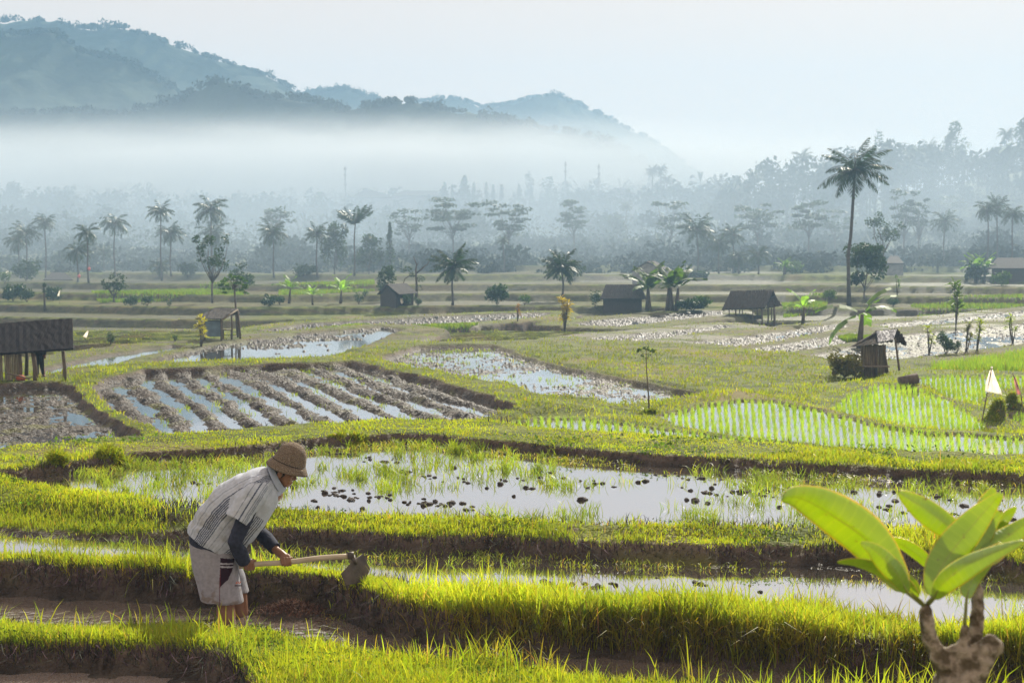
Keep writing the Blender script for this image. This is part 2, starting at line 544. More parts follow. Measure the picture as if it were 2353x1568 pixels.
# one ground sheet, fine where the camera looks, coarse out to the horizon
def geo(a, b, n):
    return np.exp(np.linspace(math.log(a), math.log(b), n, endpoint=False))
ys = np.concatenate([geo(.8, 7, 50), geo(7, 22, 470), geo(22, 26, 60), geo(26, 46, 420), geo(46, 72, 130), geo(72, 225, 330), geo(225, 1000, 70), [1000]])
ss = np.concatenate([np.linspace(-1.4, -.42, 40, endpoint=False), np.linspace(-.42, .42, 900), np.linspace(.42, 1.4, 41)[1:]])
GX, GY = np.meshgrid(ss, ys)
GX = GX * GY
gx, gy = GX.ravel(), GY.ravel()
Z, g_, w_, d_, b_ = ground(gx, gy)
nr, nc = GX.shape
V = np.stack([gx, gy, Z], 1).astype(np.float32)
i0 = (np.arange(nr - 1)[:, None] * nc + np.arange(nc - 1)[None, :]).ravel()
quad = np.stack([i0, i0 + 1, i0 + nc + 1, i0 + nc], 1).astype(np.int32)
me = bpy.data.meshes.new('ground')
me.vertices.add(len(V)); me.vertices.foreach_set('co', V.ravel())
me.loops.add(quad.size); me.loops.foreach_set('vertex_index', quad.ravel())
me.polygons.add(len(quad))
me.polygons.foreach_set('loop_start', np.arange(0, quad.size, 4, dtype=np.int32))
me.polygons.foreach_set('loop_total', np.full(len(quad), 4, np.int32))
me.polygons.foreach_set('use_smooth', np.ones(len(quad), bool))
at = me.attributes.new('cover', 'FLOAT_COLOR', 'POINT')
at.data.foreach_set('color', np.stack([g_, w_, d_, np.ones_like(g_)], 1).astype(np.float32).ravel())
me.update(calc_edges=True)
land = bpy.data.objects.new('ground', me)
COL.objects.link(land)
land['kind'] = 'structure'

# soil, short turf on the flat, bare earth on the steep faces
m = bpy.data.materials.new('soil_and_turf')
m.use_nodes = True
n, l = m.node_tree.nodes, m.node_tree.links
b = n['Principled BSDF']
b.inputs['Roughness'].default_value = .85
b.inputs['Specular IOR Level'].default_value = .25
def node(t, **kw):
    x = n.new(t)
    for k, v in kw.items():
        setattr(x, k, v)
    return x
def mixc(f, a, bb):
    x = node('ShaderNodeMix', data_type='RGBA')
    for s, v in (('Factor', f), ('A', a), ('B', bb)):
        if isinstance(v, (tuple, float, int)):
            x.inputs[s].default_value = v
        else:
            l.new(v, x.inputs[s])
    return x.outputs['Result']
tc = node('ShaderNodeTexCoord')
def noise(sc, det=4):
    x = node('ShaderNodeTexNoise')
    x.inputs['Scale'].default_value = sc
    x.inputs['Detail'].default_value = det
    l.new(tc.outputs['Object'], x.inputs['Vector'])
    return x.outputs[0]
def ramp(src, a, bb):
    x = node('ShaderNodeMapRange', interpolation_type='SMOOTHSTEP')
    x.inputs[1].default_value, x.inputs[2].default_value = a, bb
    l.new(src, x.inputs[0])
    return x.outputs[0]
def mul(a, bb):
    x = node('ShaderNodeMath', operation='MULTIPLY')
    l.new(a, x.inputs[0]); l.new(bb, x.inputs[1])
    return x.outputs[0]
cov = node('ShaderNodeAttribute', attribute_name='cover')
sep = node('ShaderNodeSeparateColor')
l.new(cov.outputs['Color'], sep.inputs[0])
geoN = node('ShaderNodeNewGeometry')
sepn = node('ShaderNodeSeparateXYZ')
l.new(geoN.outputs['Normal'], sepn.inputs[0])
earth = mixc(ramp(noise(3.0, 6), .35, .65), (.075, .054, .042, 1), (.15, .11, .085, 1))
earth = mixc(ramp(noise(.35, 3), .45, .7), earth, (.17, .13, .10, 1))
earth = mixc(ramp(noise(9, 5), .52, .66), earth, (.045, .034, .027, 1))
earth = mixc(ramp(noise(27, 3), .60, .72), earth, (.21, .165, .125, 1))
turf = mixc(ramp(noise(1.1, 6), .35, .65), (.07, .095, .014, 1), (.155, .185, .022, 1))
turf = mixc(ramp(noise(.22, 4), .52, .68), turf, (.17, .145, .05, 1))
flat = ramp(sepn.outputs['Z'], .72, .95)
c = mixc(mul(mul(sep.outputs[0], flat), ramp(noise(5, 3), .22, .42)), earth, turf)
mud = mixc(ramp(noise(2.5, 6), .38, .62), (.028, .022, .018, 1), (.075, .06, .048, 1))
mud = mixc(ramp(noise(.9, 5), .56, .66), mud, (.10, .10, .03, 1))
c = mixc(sep.outputs[1], c, mud)
stub = mixc(ramp(noise(1.3, 6), .35, .62), (.065, .085, .022, 1), (.14, .165, .04, 1))
stub = mixc(ramp(noise(.3, 4), .5, .66), stub, (.17, .15, .06, 1))
c = mixc(sep.outputs[2], c, stub)
l.new(c, b.inputs['Base Color'])
rr = node('ShaderNodeMix', data_type='FLOAT')
rr.inputs['A'].default_value, rr.inputs['B'].default_value = .9, .58
l.new(sep.outputs[1], rr.inputs['Factor'])
l.new(rr.outputs['Result'], b.inputs['Roughness'])
bp = node('ShaderNodeBump')
bp.inputs['Strength'].default_value = 1.0
bp.inputs['Distance'].default_value = .12
l.new(noise(14, 6), bp.inputs['Height'])
l.new(bp.outputs[0], b.inputs['Normal'])
me.materials.append(m)

# standing water in each paddy
def water_mat(name, rip, scale, base=(.05, .042, .032), gl=.5):
    m = bpy.data.materials.new(name)
    m.use_nodes = True
    n, l = m.node_tree.nodes, m.node_tree.links
    b = n['Principled BSDF']
    b.inputs['Base Color'].default_value = (*base, 1)
    b.inputs['Roughness'].default_value = .12
    b.inputs['IOR'].default_value = 1.33
    b.inputs['Specular IOR Level'].default_value = .5
    gs = n.new('ShaderNodeBsdfGlossy')
    gs.inputs['Roughness'].default_value = .03
    gs.inputs['Color'].default_value = (.93, .95, 1, 1)
    lw = n.new('ShaderNodeLayerWeight')
    lw.inputs['Blend'].default_value = gl
    mx = n.new('ShaderNodeMixShader')
    l.new(lw.outputs['Fresnel'], mx.inputs[0])
    l.new(b.outputs[0], mx.inputs[1])
    l.new(gs.outputs[0], mx.inputs[2])
    l.new(mx.outputs[0], n['Material Output'].inputs[0])
    tc = n.new('ShaderNodeTexCoord')
    nz = n.new('ShaderNodeTexNoise')
    nz.inputs['Scale'].default_value = scale
    nz.inputs['Detail'].default_value = 3
    l.new(tc.outputs['Object'], nz.inputs['Vector'])
    bp = n.new('ShaderNodeBump')
    bp.inputs['Strength'].default_value = rip
    bp.inputs['Distance'].default_value = .01
    l.new(nz.outputs[0], bp.inputs['Height'])
    for x in (b, gs, lw):
        l.new(bp.outputs[0], x.inputs['Normal'])
    return m
WM = {'murky': water_mat('murky_water', .12, 8, (.22, .18, .16), gl=.6), 'still': water_mat('still_water', .03, 3, gl=.92), 'stream': water_mat('rippled_water', 1.0, 12, (.15, .12, .10), gl=.74),
      'glit': water_mat('glittering_water', .2, 9, gl=.36)}
for f in FL:
    if f['kind'] == 'dry':
        continue
    P = f['P'].copy()
    ar = sum(P[i - 1][0] * P[i][1] - P[i][0] * P[i - 1][1] for i in range(len(P)))
    off = .16 if f['lo'][1] < 26 else .0 if f['name'] == 'left_pond' else .25
    Q_ = P.copy()
    for i in range(len(P)):
        e = P[(i + 1) % len(P)] - P[i - 1]
        nn = np.array([e[1], -e[0]]) / (np.hypot(*e) + 1e-9) * (1 if ar > 0 else -1)
        Q_[i] = P[i] + nn * off
    P = Q_
    tri = tessellate_polygon([[Vector((p[0], p[1], 0)) for p in P]])
    wm = WM['murky'] if f['name'] == 'lower_channel' else WM['stream'] if f['name'] == 'work_channel' else WM['glit'] if f['kind'] == 'glit' or f['name'] == 'rice_glitter' else WM['still']
    o = mesh_obj('paddy_water', [(p[0], p[1], f['L']) for p in P], [], wm)
    me2 = o.data
    me2.clear_geometry()
    up = []
    for t in tri:
        a, b2, c2 = (P[i] for i in t)
        cr = (b2[0] - a[0]) * (c2[1] - a[1]) - (b2[1] - a[1]) * (c2[0] - a[0])
        up.append(t if cr > 0 else t[::-1])
    me2.from_pydata([(p[0], p[1], f['L']) for p in P], [], up)
    me2.update()
    o['kind'] = 'structure'
# ------------------------------------------------------------------ hills, haze, mist
def vol_mat(name, dens, col, g):
    m = bpy.data.materials.new(name)
    m.use_nodes = True
    n, l = m.node_tree.nodes, m.node_tree.links
    n.remove(n['Principled BSDF'])
    v = n.new('ShaderNodeVolumePrincipled')
    v.inputs['Density'].default_value = dens
    v.inputs['Color'].default_value = (*col, 1)
    v.inputs['Anisotropy'].default_value = g
    l.new(v.outputs[0], n['Material Output'].inputs['Volume'])
    return m

hm = mat('hill_forest', (.035, .055, .03), .95, spec=.1, scale=.09, bump=1.0, detail=8)
hm.node_tree.nodes['Bump'].inputs['Distance'].default_value = 3
def hill(Y, ridge, foot_drop, front, back, seed, rough):
    us = np.array([p[0] for p in ridge], float)
    vs = np.array([p[1] for p in ridge], float)
    ua = np.linspace(us[0], us[-1], 420)
    va = np.interp(ua, us, vs)
    k = np.ones(7) / 7
    va = np.convolve(np.pad(va, 3, 'edge'), k, 'valid')
    ts = np.concatenate([np.linspace(-1, 0, 46), np.linspace(0, 1, 14)[1:]])
    V = []
    zt = CZ + (520 - va) / F * Y
    zb = CZ - foot_drop
    xa = (ua - 1176) / F * Y
    for t in ts:
        yy = Y + (t * front if t < 0 else t * back)
        sh = (1 - abs(t)) ** .85
        wav = 1 + .22 * (fbm(xa / 55, np.full_like(xa, yy / 55), 3, seed) - .5) * (abs(t) > .001) * min(1, abs(t) * 4)
        z = zb + (zt - zb) * sh * wav
        can = rough * (fbm(xa / 7, np.full_like(xa, yy / 7), 3, seed + 5) - .5) + rough * .8 * np.maximum(0, vnoise(xa / 4.5, np.full_like(xa, yy / 4.5), seed + 8) - .55)
        V.append(np.stack([xa, np.full_like(xa, yy), z + can], 1))
    V = np.concatenate(V)
    nc = len(ua)
    i0 = (np.arange(len(ts) - 1)[:, None] * nc + np.arange(nc - 1)[None, :]).ravel()
    o = mesh_obj('hill', V, np.stack([i0, i0 + 1, i0 + nc + 1, i0 + nc], 1).tolist(), hm, None, True)
    o['kind'] = 'structure'
    return xa, zt
HILLS = [
 (450, [(-500,300),(0,268),(180,262),(300,268),(360,250),(420,240),(450,218),(500,196),(520,195),(560,212),(600,230),(700,236),(740,240),(800,262),(860,250),(950,240),(1040,262),(1100,272),(1200,290),(1350,320),(1440,352),(1500,400),(1560,470)], -4, 45, 80, 3, 2.2),
 (560, [(-600,150),(-200,110),(0,96),(60,88),(140,84),(200,128),(300,148),(390,196),(440,232),(520,300),(640,370)], 0, 120, 60, 13, 2.4),
 (680, [(-700,90),(-300,70),(0,62),(70,56),(140,58),(190,76),(240,74),(290,72),(360,92),(410,112),(480,136),(560,160),(620,180),(670,205),(700,232),(800,300),(900,380)], 0, 120, 100, 23, 2.6),
 (820, [(560,300),(680,228),(730,216),(800,210),(850,226),(900,246),(1000,300),(1100,380)], 0, 120, 90, 33, 2.5),
 (880, [(850,290),(960,240),(1030,230),(1070,238),(1110,252),(1180,244),(1230,228),(1280,225),(1330,246),(1390,272),(1500,330),(1600,400)], 0, 120, 90, 43, 2.5),
]
RIDGES = [(h[0],) + hill(*h) for h in HILLS]

# trees standing on the ridges and slopes: too many to count
rw = np.random.default_rng(11)
allq, allt = [], []
def crown_quads(r, c, rad, n, size, flat=1.0):
    p = r.normal(size=(n, 3))
    p /= np.linalg.norm(p, axis=1)[:, None] + 1e-9
    p *= (r.random((n, 1)) ** .45)
    p = c + p * rad
    a = r.normal(size=(n, 3)); a /= np.linalg.norm(a, axis=1)[:, None]
    b = np.cross(a, r.normal(size=(n, 3))); b /= np.linalg.norm(b, axis=1)[:, None]
    if flat != 1.0:
        a[:, 2] *= flat; b[:, 2] *= flat
    s = size * (.6 + .8 * r.random((n, 1)))
    return np.stack([p - a * s, p + b * s * .6, p + a * s, p - b * s * .6], 1)
for Y, xa, zt in RIDGES:
    for k in range(260):
        i = rw.integers(0, len(xa))
        hgt = rw.uniform(.8, 2.6) * (1 if rw.random() < .88 else 1.7)
        c = np.array([xa[i] + rw.uniform(-1, 1), Y + rw.uniform(-6, 3), zt[i] + hgt * .35])
        allq.append(crown_quads(rw, c, np.array([hgt * rw.uniform(.6, 1.3), hgt * .7, hgt * .6]), 60, .55))
Q = np.concatenate(allq)
tag(quads_obj('hill_woods', Q, 4, M['wood_far'], tint=np.repeat(rw.uniform(.7, 1.2, (len(Q), 1)), 3, 1)), 'trees along the hazy hill ridges', 'woods', kind='stuff')

HZ = bpy.data.materials
hz = MB()
hz.box((0, 495, 56), (2900, 1070, 136))
haze = hz.build('haze', vol_mat('haze_air', HAZE_DENS, HAZE_COL, HAZE_G))
haze['kind'] = 'stuff'
# low banks of smoke and mist lying between the woods and the hills
def bank(u, v, Y, rx, ry, rz, dens, seed=0):
    p = at_depth(u, v, Y)
    mb = MB()
    mb.box((0, 0, 0), (2 * rx, 2 * ry, 2 * rz))
    m = vol_mat('mist_air', dens, MIST_COL, HAZE_G)
    n, l = m.node_tree.nodes, m.node_tree.links
    tc = n.new('ShaderNodeTexCoord')
    mp = n.new('ShaderNodeMapping')
    mp.inputs['Scale'].default_value = (1 / rx, 1 / ry, 1 / rz)
    l.new(tc.outputs['Object'], mp.inputs[0])
    gt = n.new('ShaderNodeTexGradient')
    gt.gradient_type = 'QUADRATIC_SPHERE'
    l.new(mp.outputs[0], gt.inputs[0])
    nz = n.new('ShaderNodeTexNoise')
    nz.inputs['Scale'].default_value = 1.0
    nz.inputs['Detail'].default_value = 4
    mp2 = n.new('ShaderNodeMapping')
    mp2.inputs['Scale'].default_value = (5.5 / rx * max(1, rx / 170), 2 / ry, 2.6 / rz)
    mp2.inputs['Location'].default_value = (seed, seed * 2, 0)
    l.new(tc.outputs['Object'], mp2.inputs[0])
    l.new(mp2.outputs[0], nz.inputs['Vector'])
    mr = n.new('ShaderNodeMapRange')
    mr.inputs[1].default_value, mr.inputs[2].default_value = .38, .68
    mr.inputs[3].default_value, mr.inputs[4].default_value = .4 * dens, 1.5 * dens
    l.new(nz.outputs[0], mr.inputs[0])
    mu = n.new('ShaderNodeMath')
    mu.operation = 'MULTIPLY'
    l.new(gt.outputs['Fac'], mu.inputs[0])
    l.new(mr.outputs[0], mu.inputs[1])
    l.new(mu.outputs[0], n['Principled Volume'].inputs['Density'])
    o = mb.build('mist', m)
    o.location = p
    o['kind'] = 'stuff'
for i_, b_ in enumerate(MIST):
    bank(*b_, seed=i_ * 5.3 + 1.3)

# smoke lying on the valley floor among the trees, thinning upwards
def layer(Y0, Y1, half, zlo, zhi, dens):
    c = Vector((0, (Y0 + Y1) / 2, (zlo + zhi) / 2))
    mb = MB()
    mb.box((0, 0, 0), (2 * half, Y1 - Y0, zhi - zlo))
    m = vol_mat('valley_smoke', dens, SMOKE_COL, HAZE_G)
    n, l = m.node_tree.nodes, m.node_tree.links
    tc = n.new('ShaderNodeTexCoord')
    sx = n.new('ShaderNodeSeparateXYZ')
    l.new(tc.outputs['Object'], sx.inputs[0])
    up = n.new('ShaderNodeMapRange'); up.interpolation_type = 'SMOOTHSTEP'
    up.inputs[1].default_value, up.inputs[2].default_value = (zhi - zlo) / 2, -(zhi - zlo) * .28
    l.new(sx.outputs['Z'], up.inputs[0])
    fr_ = n.new('ShaderNodeMapRange'); fr_.interpolation_type = 'SMOOTHSTEP'
    fr_.inputs[1].default_value, fr_.inputs[2].default_value = -(Y1 - Y0) / 2, -(Y1 - Y0) / 2 + 66
    l.new(sx.outputs['Y'], fr_.inputs[0])
    nz = n.new('ShaderNodeTexNoise')
    nz.inputs['Scale'].default_value = .022
    nz.inputs['Detail'].default_value = 2
    l.new(tc.outputs['Object'], nz.inputs['Vector'])
    mr = n.new('ShaderNodeMapRange')
    mr.inputs[1].default_value, mr.inputs[2].default_value = .35, .68
    mr.inputs[3].default_value, mr.inputs[4].default_value = .5 * dens, 1.5 * dens
    l.new(nz.outputs[0], mr.inputs[0])
    a = n.new('ShaderNodeMath'); a.operation = 'MULTIPLY'
    b = n.new('ShaderNodeMath'); b.operation = 'MULTIPLY'
    l.new(up.outputs[0], a.inputs[0]); l.new(fr_.outputs[0], a.inputs[1])
    l.new(a.outputs[0], b.inputs[0]); l.new(mr.outputs[0], b.inputs[1])
    l.new(b.outputs[0], n['Principled Volume'].inputs['Density'])
    o = mb.build('smoke', m)
    o.location = c
    o['kind'] = 'stuff'
layer(124, 333, 300, 0, SMOKE_TOP, SMOKE_DENS)
# ------------------------------------------------------------------ grass, rice and weeds
BL = [(0, 1, 3, 2), (2, 3, 5, 4), (4, 5, 6)]
def blades(x, y, z, h, wd, lean, az, yaw):
    """each blade: two quads and a tip, bent over along azimuth az; yaw turns its flat side"""
    n = len(x)
    base = np.stack([x, y, z], 1)
    d = np.stack([np.cos(az), np.sin(az), np.zeros(n)], 1)
    s = np.stack([np.cos(yaw), np.sin(yaw), np.zeros(n)], 1)
    V = np.zeros((n, 7, 3))
    for k, (t, wf) in enumerate(((0, .8), (.4, 1.0), (.75, .66), (1, 0))):
        c = base + d * (h * lean * t ** 2)[:, None]
        c[:, 2] += h * t * np.sqrt(np.maximum(.05, 1 - .55 * (lean * t) ** 2))
        o = s * (wd * wf * .5)[:, None]
        if k < 3:
            V[:, 2 * k] = c - o
            V[:, 2 * k + 1] = c + o
        else:
            V[:, 6] = c
    return V

gr = np.random.default_rng(21)
def tints(n, r, dd=.07):
    t = np.ones((n, 3))
    v = r.uniform(.7, 1.25, n)
    t *= v[:, None]
    t[:, 0] *= r.uniform(.8, 1.25, n)
    t[:, 2] *= r.uniform(.6, 1.4, n)
    dead = r.random(n) < dd
    t[dead] = np.stack([r.uniform(1.2, 1.8, dead.sum()), r.uniform(.8, 1.15, dead.sum()), r.uniform(2, 4, dead.sum())], 1)
    return t

def field_pts(n, d0, d1, smax, r):
    d = np.exp(r.uniform(math.log(d0), math.log(d1), n))
    s = r.uniform(-smax, smax, n)
    return s * d, d

def slope(x, y, e=.05):
    z0, g, w, dr, b = ground(x, y)
    zx = ground(x + e, y)[0]
    zy = ground(x, y + e)[0]
    return z0, g, b, 1 / np.sqrt(1 + ((zx - z0) / e) ** 2 + ((zy - z0) / e) ** 2)

AZS = SUN_AZ
RICEP = [f['P'] for f in FL if f['kind'] == 'rice']
def by_rice(x, y):
    d = np.full(x.shape, 9.)
    m = (y > 22) & (y < 50) & (x > -3)
    for P in RICEP:
        d[m] = np.minimum(d[m], sdist(P, x[m], y[m]))
    return sstep(.3, 1.6, d)
def scatter(n, d0, d1, hlo, hhi, wpx, r, keep=None, face=.5, smax=.42, tall=.0, lean=.95, over=False, brown=False):
    x, y = field_pts(n, d0, d1, smax, r)
    z, g, b, nz = slope(x, y)
    if over:
        g = 1 - sstep(.6, .97, ground(x, y)[2])
    pr = g * np.where(nz > .8, 1, face) * (.1 + .9 * sstep(.36, .58, fbm(x * 1.3, y * 1.3, 3, 91) + .10))
    if d1 > 22:
        pr = pr * (.45 + .55 * by_rice(x, y))
    if keep is not None:
        pr = pr * keep(x, y, b)
    if brown:
        pr = (nz < .85) * (1 - sstep(.5, .95, ground(x, y)[2]))
    k = r.random(n) < pr
    x, y, z, nz = x[k], y[k], z[k], nz[k]
    m = len(x)
    cl = fbm(x * 1.4, y * 1.4, 3, 93)
    h = r.uniform(hlo, hhi, m) * (.3 + 1.5 * cl ** 1.3)
    t_ = r.random(m) < tall
    h[t_] *= r.uniform(1.6, 2.8, t_.sum())
    wd = np.maximum(.0045, wpx * y / 1422 * r.uniform(.7, 1.3, m))
    le = r.uniform(.05, 1, m) ** 1.3 * lean * np.where(nz < .8, 1.5, 1)
    V = blades(x, y, z - .01, h, wd, le, r.uniform(0, 6.28, m), r.uniform(-.9, .9, m))
    t = tints(m, r, .04 if d1 < 17 else .004)
    t *= (.62 + .8 * fbm(x * .6, y * .8, 3, 95))[:, None]
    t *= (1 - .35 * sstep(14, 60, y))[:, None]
    if brown:
        t = r.uniform(.25, 1.0, (m, 1)) * np.array([[1.15, .85, 2.6]]) * np.where(r.random((m, 1)) < .5, np.array([[.62, 1.15, .7]]), 1)
    steep = (nz < .8) & (not brown)
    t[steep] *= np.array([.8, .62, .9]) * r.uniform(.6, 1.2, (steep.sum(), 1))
    return V, t
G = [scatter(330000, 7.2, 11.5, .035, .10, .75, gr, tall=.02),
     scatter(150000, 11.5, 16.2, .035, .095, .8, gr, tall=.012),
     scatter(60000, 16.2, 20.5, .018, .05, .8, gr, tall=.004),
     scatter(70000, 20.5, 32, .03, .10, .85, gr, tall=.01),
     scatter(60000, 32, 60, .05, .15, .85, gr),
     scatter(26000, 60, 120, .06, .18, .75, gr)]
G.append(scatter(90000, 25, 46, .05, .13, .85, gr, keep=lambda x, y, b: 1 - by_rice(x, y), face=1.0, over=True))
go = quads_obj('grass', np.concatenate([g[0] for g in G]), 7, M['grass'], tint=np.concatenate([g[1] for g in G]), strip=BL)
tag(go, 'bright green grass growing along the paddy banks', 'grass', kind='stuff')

# taller stems standing out of the near banks
def stems(n, d0, d1, keep, hlo, hhi, r, wpx=1.0):
    return scatter(n, d0, d1, hlo, hhi, wpx, r, keep=keep, face=1.0, lean=.8, over=True)
def print_uv(x, y, z):
    zc = (z - CZ)
    f_ = y * cp - zc * sp
    return 1176 + F * x / f_, 784 - F * (y * sp + zc * cp) / f_
# the strip between stream and second paddy right of the hoe carries long grass; so does the near right corner
def near_right(x, y, b):
    return sstep(-.9, .1, x) * sstep(8.3, 8.9, y + .12 * x) * 1.0
G2 = [stems(170000, 8.3, 11.2, near_right, .09, .19, gr),
      stems(9000, 8.3, 10.6, lambda x, y, b: sstep(-1.0, .2, x), .16, .30, gr, 1.2),
      stems(1100, 7.4, 9.7, lambda x, y, b: .8, .13, .28, gr, 1.25),
      stems(3000, 6.6, 8.4, lambda x, y, b: sstep(.6, 1.6, x), .2, .40, gr, 1.6),
      stems(500, 10.6, 11.6, lambda x, y, b: sstep(.5, -1, x), .12, .24, gr, 1.2)]
GB = [scatter(190000, 7.4, 13.5, .05, .14, .72, gr, over=True, brown=True, lean=1.9), scatter(60000, 13.5, 20, .05, .12, .7, gr, over=True, brown=True, lean=1.6)]
go = quads_obj('dead_grass', np.concatenate([g[0] for g in GB]), 7, M['dry'], tint=np.concatenate([g[1] for g in GB]), strip=BL)
tag(go, 'withered dark grass and roots hanging down the bank faces', 'grass', kind='stuff')
go = quads_obj('long_grass', np.concatenate([g[0] for g in G2]), 7, M['grass'], tint=np.concatenate([g[1] for g in G2]), strip=BL)
tag(go, 'long pointed grass standing out of the near banks', 'grass', kind='stuff')

# rice seedlings in rows
RV, RT = [], []
rowdir = np.array([math.sin(R(14)), math.cos(R(14))])
for f in FL:
    if f['kind'] != 'rice':
        continue
    hgt = .16
    lo, hi = f['lo'], f['hi']
    c0 = (lo + hi) / 2
    # rows run square to the curved banks, so they fan out gently
    fc = np.array([.35, -.8])
    cor = np.array([(lo[0], lo[1]), (hi[0], lo[1]), (lo[0], hi[1]), (hi[0], hi[1])]) - fc
    rad = np.hypot(cor[:, 0], cor[:, 1]); an = np.arctan2(cor[:, 0], cor[:, 1])
    rm = lo[1] - fc[1] + 3
    A, B_ = np.meshgrid(np.arange(an.min(), an.max(), .135 / rm), np.arange(lo[1] - fc[1] - 1, rad.max(), .125))
    x = fc[0] + np.sin(A) * B_
    y = fc[1] + np.cos(A) * B_
    x, y = x.ravel() + gr.normal(0, .013, x.size), y.ravel() + gr.normal(0, .03, x.size)
    k = (np.abs(x / y) < .44)
    x, y = x[k], y[k]
    sd = sdist(f['P'], x, y)
    k = sd < -.02
    x, y, sd = x[k], y[k], sd[k]
    k = gr.random(len(x)) < .78 + .22 * sstep(.35, .5, fbm(x * .8, y * .8, 2, 121))
    x, y, sd = x[k], y[k], sd[k]
    edge = sstep(1.2, .2, -sd)
    for rep in range(8):
        kk = gr.random(len(x)) < (.85 if rep < 5 else edge)
        n = kk.sum()
        xx, yy = x[kk] + gr.normal(0, .017, n), y[kk] + gr.normal(0, .03, n)
        RV.append(blades(xx, yy, np.full(n, f['L'] - .03), gr.uniform(.5, 1.3, n) * hgt, np.full(n, .0095) * gr.uniform(.7, 1.3, n) * yy / 33, gr.uniform(.05, .7, n), gr.uniform(0, 6.28, n), gr.uniform(-.9, .9, n)))
        RT.append(tints(n, gr))
# the tall rice plot at the right edge and small bright seed beds
for poly, drop, n, hgt in (([(2130,850),(2150,838),(2352,790),(2700,720),(2700,850),(2352,852)], 5.6, 60000, .75),
                           ([(1925,779),(1945,774),(2005,777),(2003,786),(1950,787)], 6.3, 1800, .3),
                           ([(940,748),(1100,741),(1060,749),(960,754)], 7.0, 1500, .25), ([(722,757),(830,748),(852,751),(760,761)], 7.2, 1500, .25),
                           ([(2090,688),(2350,676),(2352,690),(2120,704)], 6.9, 3500, .3), ([(1795,690),(1900,682),(1900,700),(1800,706)], 7.1, 2000, .3), ([(210,662),(560,655),(560,668),(230,672)], 6.5, 4500, .35), ([(640,650),(860,640),(860,652),(640,662)], 6.2, 3000, .35)):
    P = np.array([on_level(u, v, drop) for u, v in poly])
    lo, hi = P.min(0), P.max(0)
    x = gr.uniform(lo[0], hi[0], n * 2); y = gr.uniform(lo[1], hi[1], n * 2)
    k = (sdist(P, x, y) < 0)
    x, y = x[k], y[k]
    n = len(x)
    RV.append(blades(x, y, ground(x, y)[0], gr.uniform(.7, 1.1, n) * hgt, .02 * y / 40 * gr.uniform(.7, 1.3, n), gr.uniform(.05, .4, n), gr.uniform(0, 6.28, n), gr.uniform(-.9, .9, n)))
    RT.append(tints(n, gr) * (.6 if drop > 6.1 else .85))
ro = quads_obj('rice_seedlings', np.concatenate(RV), 7, M['rice'], tint=np.concatenate(RT), strip=BL)
tag(ro, 'young green rice planted in rows in shallow water', 'rice', kind='stuff')

# sprigs of weed in the flooded paddies
WV, WT = [], []
fld = {f['name']: f for f in FL}
def sprigs(f, n, hlo, hhi, per, rad, r, dens=None, thr=.5, wpx=.7):
    x = r.uniform(max(f['lo'][0], -9), min(f['hi'][0], 9 if f['hi'][1] < 24 else 40), n); y = r.uniform(f['lo'][1], f['hi'][1], n)
    k = (sdist(f['P'], x, y) < -.03) & (np.abs(x / y) < .44) & (fbm(x * .8, y * 1.0, 3, 97) > thr)
    x, y = x[k], y[k]
    for a, b in zip(x, y):
        m_ = int(r.integers(per // 2, per))
        rd = rad * r.uniform(.4, 1.4)
        xx, yy = a + r.normal(0, rd, m_), b + r.normal(0, rd * .8, m_)
        WV.append(blades(xx, yy, np.full(m_, f['L'] - .02), r.uniform(hlo, hhi, m_), np.full(m_, wpx * b / 1422), r.uniform(.2, 1.1, m_), r.uniform(0, 6.28, m_), r.uniform(-1, 1, m_)))
        WT.append(tints(m_, r, .02) * r.uniform(.5, 1.0) * np.array([[.88, 1.0, 1.1]]))
sprigs(fld['third_paddy'], 900, .05, .16, 24, .09, gr, thr=.44)
sprigs(fld['third_paddy'], 300, .07, .19, 60, .075, gr, thr=.47)
sprigs(fld['second_paddy'], 700, .04, .13, 14, .06, gr, thr=.42)
sprigs(fld['work_channel'], 60, .05, .14, 10, .05, gr, thr=.55)
sprigs(fld['left_paddy'], 260, .05, .13, 10, .1, gr, thr=.48)
sprigs(fld['middle_paddy'], 700, .05, .15, 8, .14, gr, thr=.45)
sprigs(fld['ploughed_paddy'], 500, .05, .14, 8, .1, gr, thr=.5)
def shore(f, n, width, hlo, hhi, r):
    # creeping weed along the far shore of a paddy
    P = f['P']
    x = r.uniform(max(f['lo'][0], -8), min(f['hi'][0], 9), n * 6); y = r.uniform(f['lo'][1], f['hi'][1], n * 6)
    sd = sdist(P, x, y)
    k = (sd < .02) & (sd > -width * r.random(len(x)) ** 1.5) & (y > f['a'] + f['b'] * x) & (np.abs(x / y) < .44) & (fbm(x * 1.2, y * 2, 2, 99) > .42)
    x, y = x[k], y[k]
    for a, b in zip(x, y):
        m_ = int(r.integers(5, 14))
        xx, yy = a + r.normal(0, .06, m_), b + r.normal(0, .03, m_)
        WV.append(blades(xx, yy, np.full(m_, f['L'] + .005), r.uniform(hlo, hhi, m_), np.full(m_, .8 * b / 1422), r.uniform(.4, 1.5, m_), r.uniform(0, 6.28, m_), r.uniform(-1, 1, m_)))
        WT.append(tints(m_, r, .2) * r.uniform(.55, 1.0))
shore(fld['second_paddy'], 900, .5, .02, .07, gr)
shore(fld['third_paddy'], 1800, .7, .02, .08, gr)
shore(fld['work_channel'], 300, .2, .02, .07, gr)
wo = quads_obj('paddy_weeds', np.concatenate(WV), 7, M['grass'], tint=np.concatenate(WT), strip=BL)
tag(wo, 'sparse weeds sprouting out of the flooded paddies', 'weeds', kind='stuff')

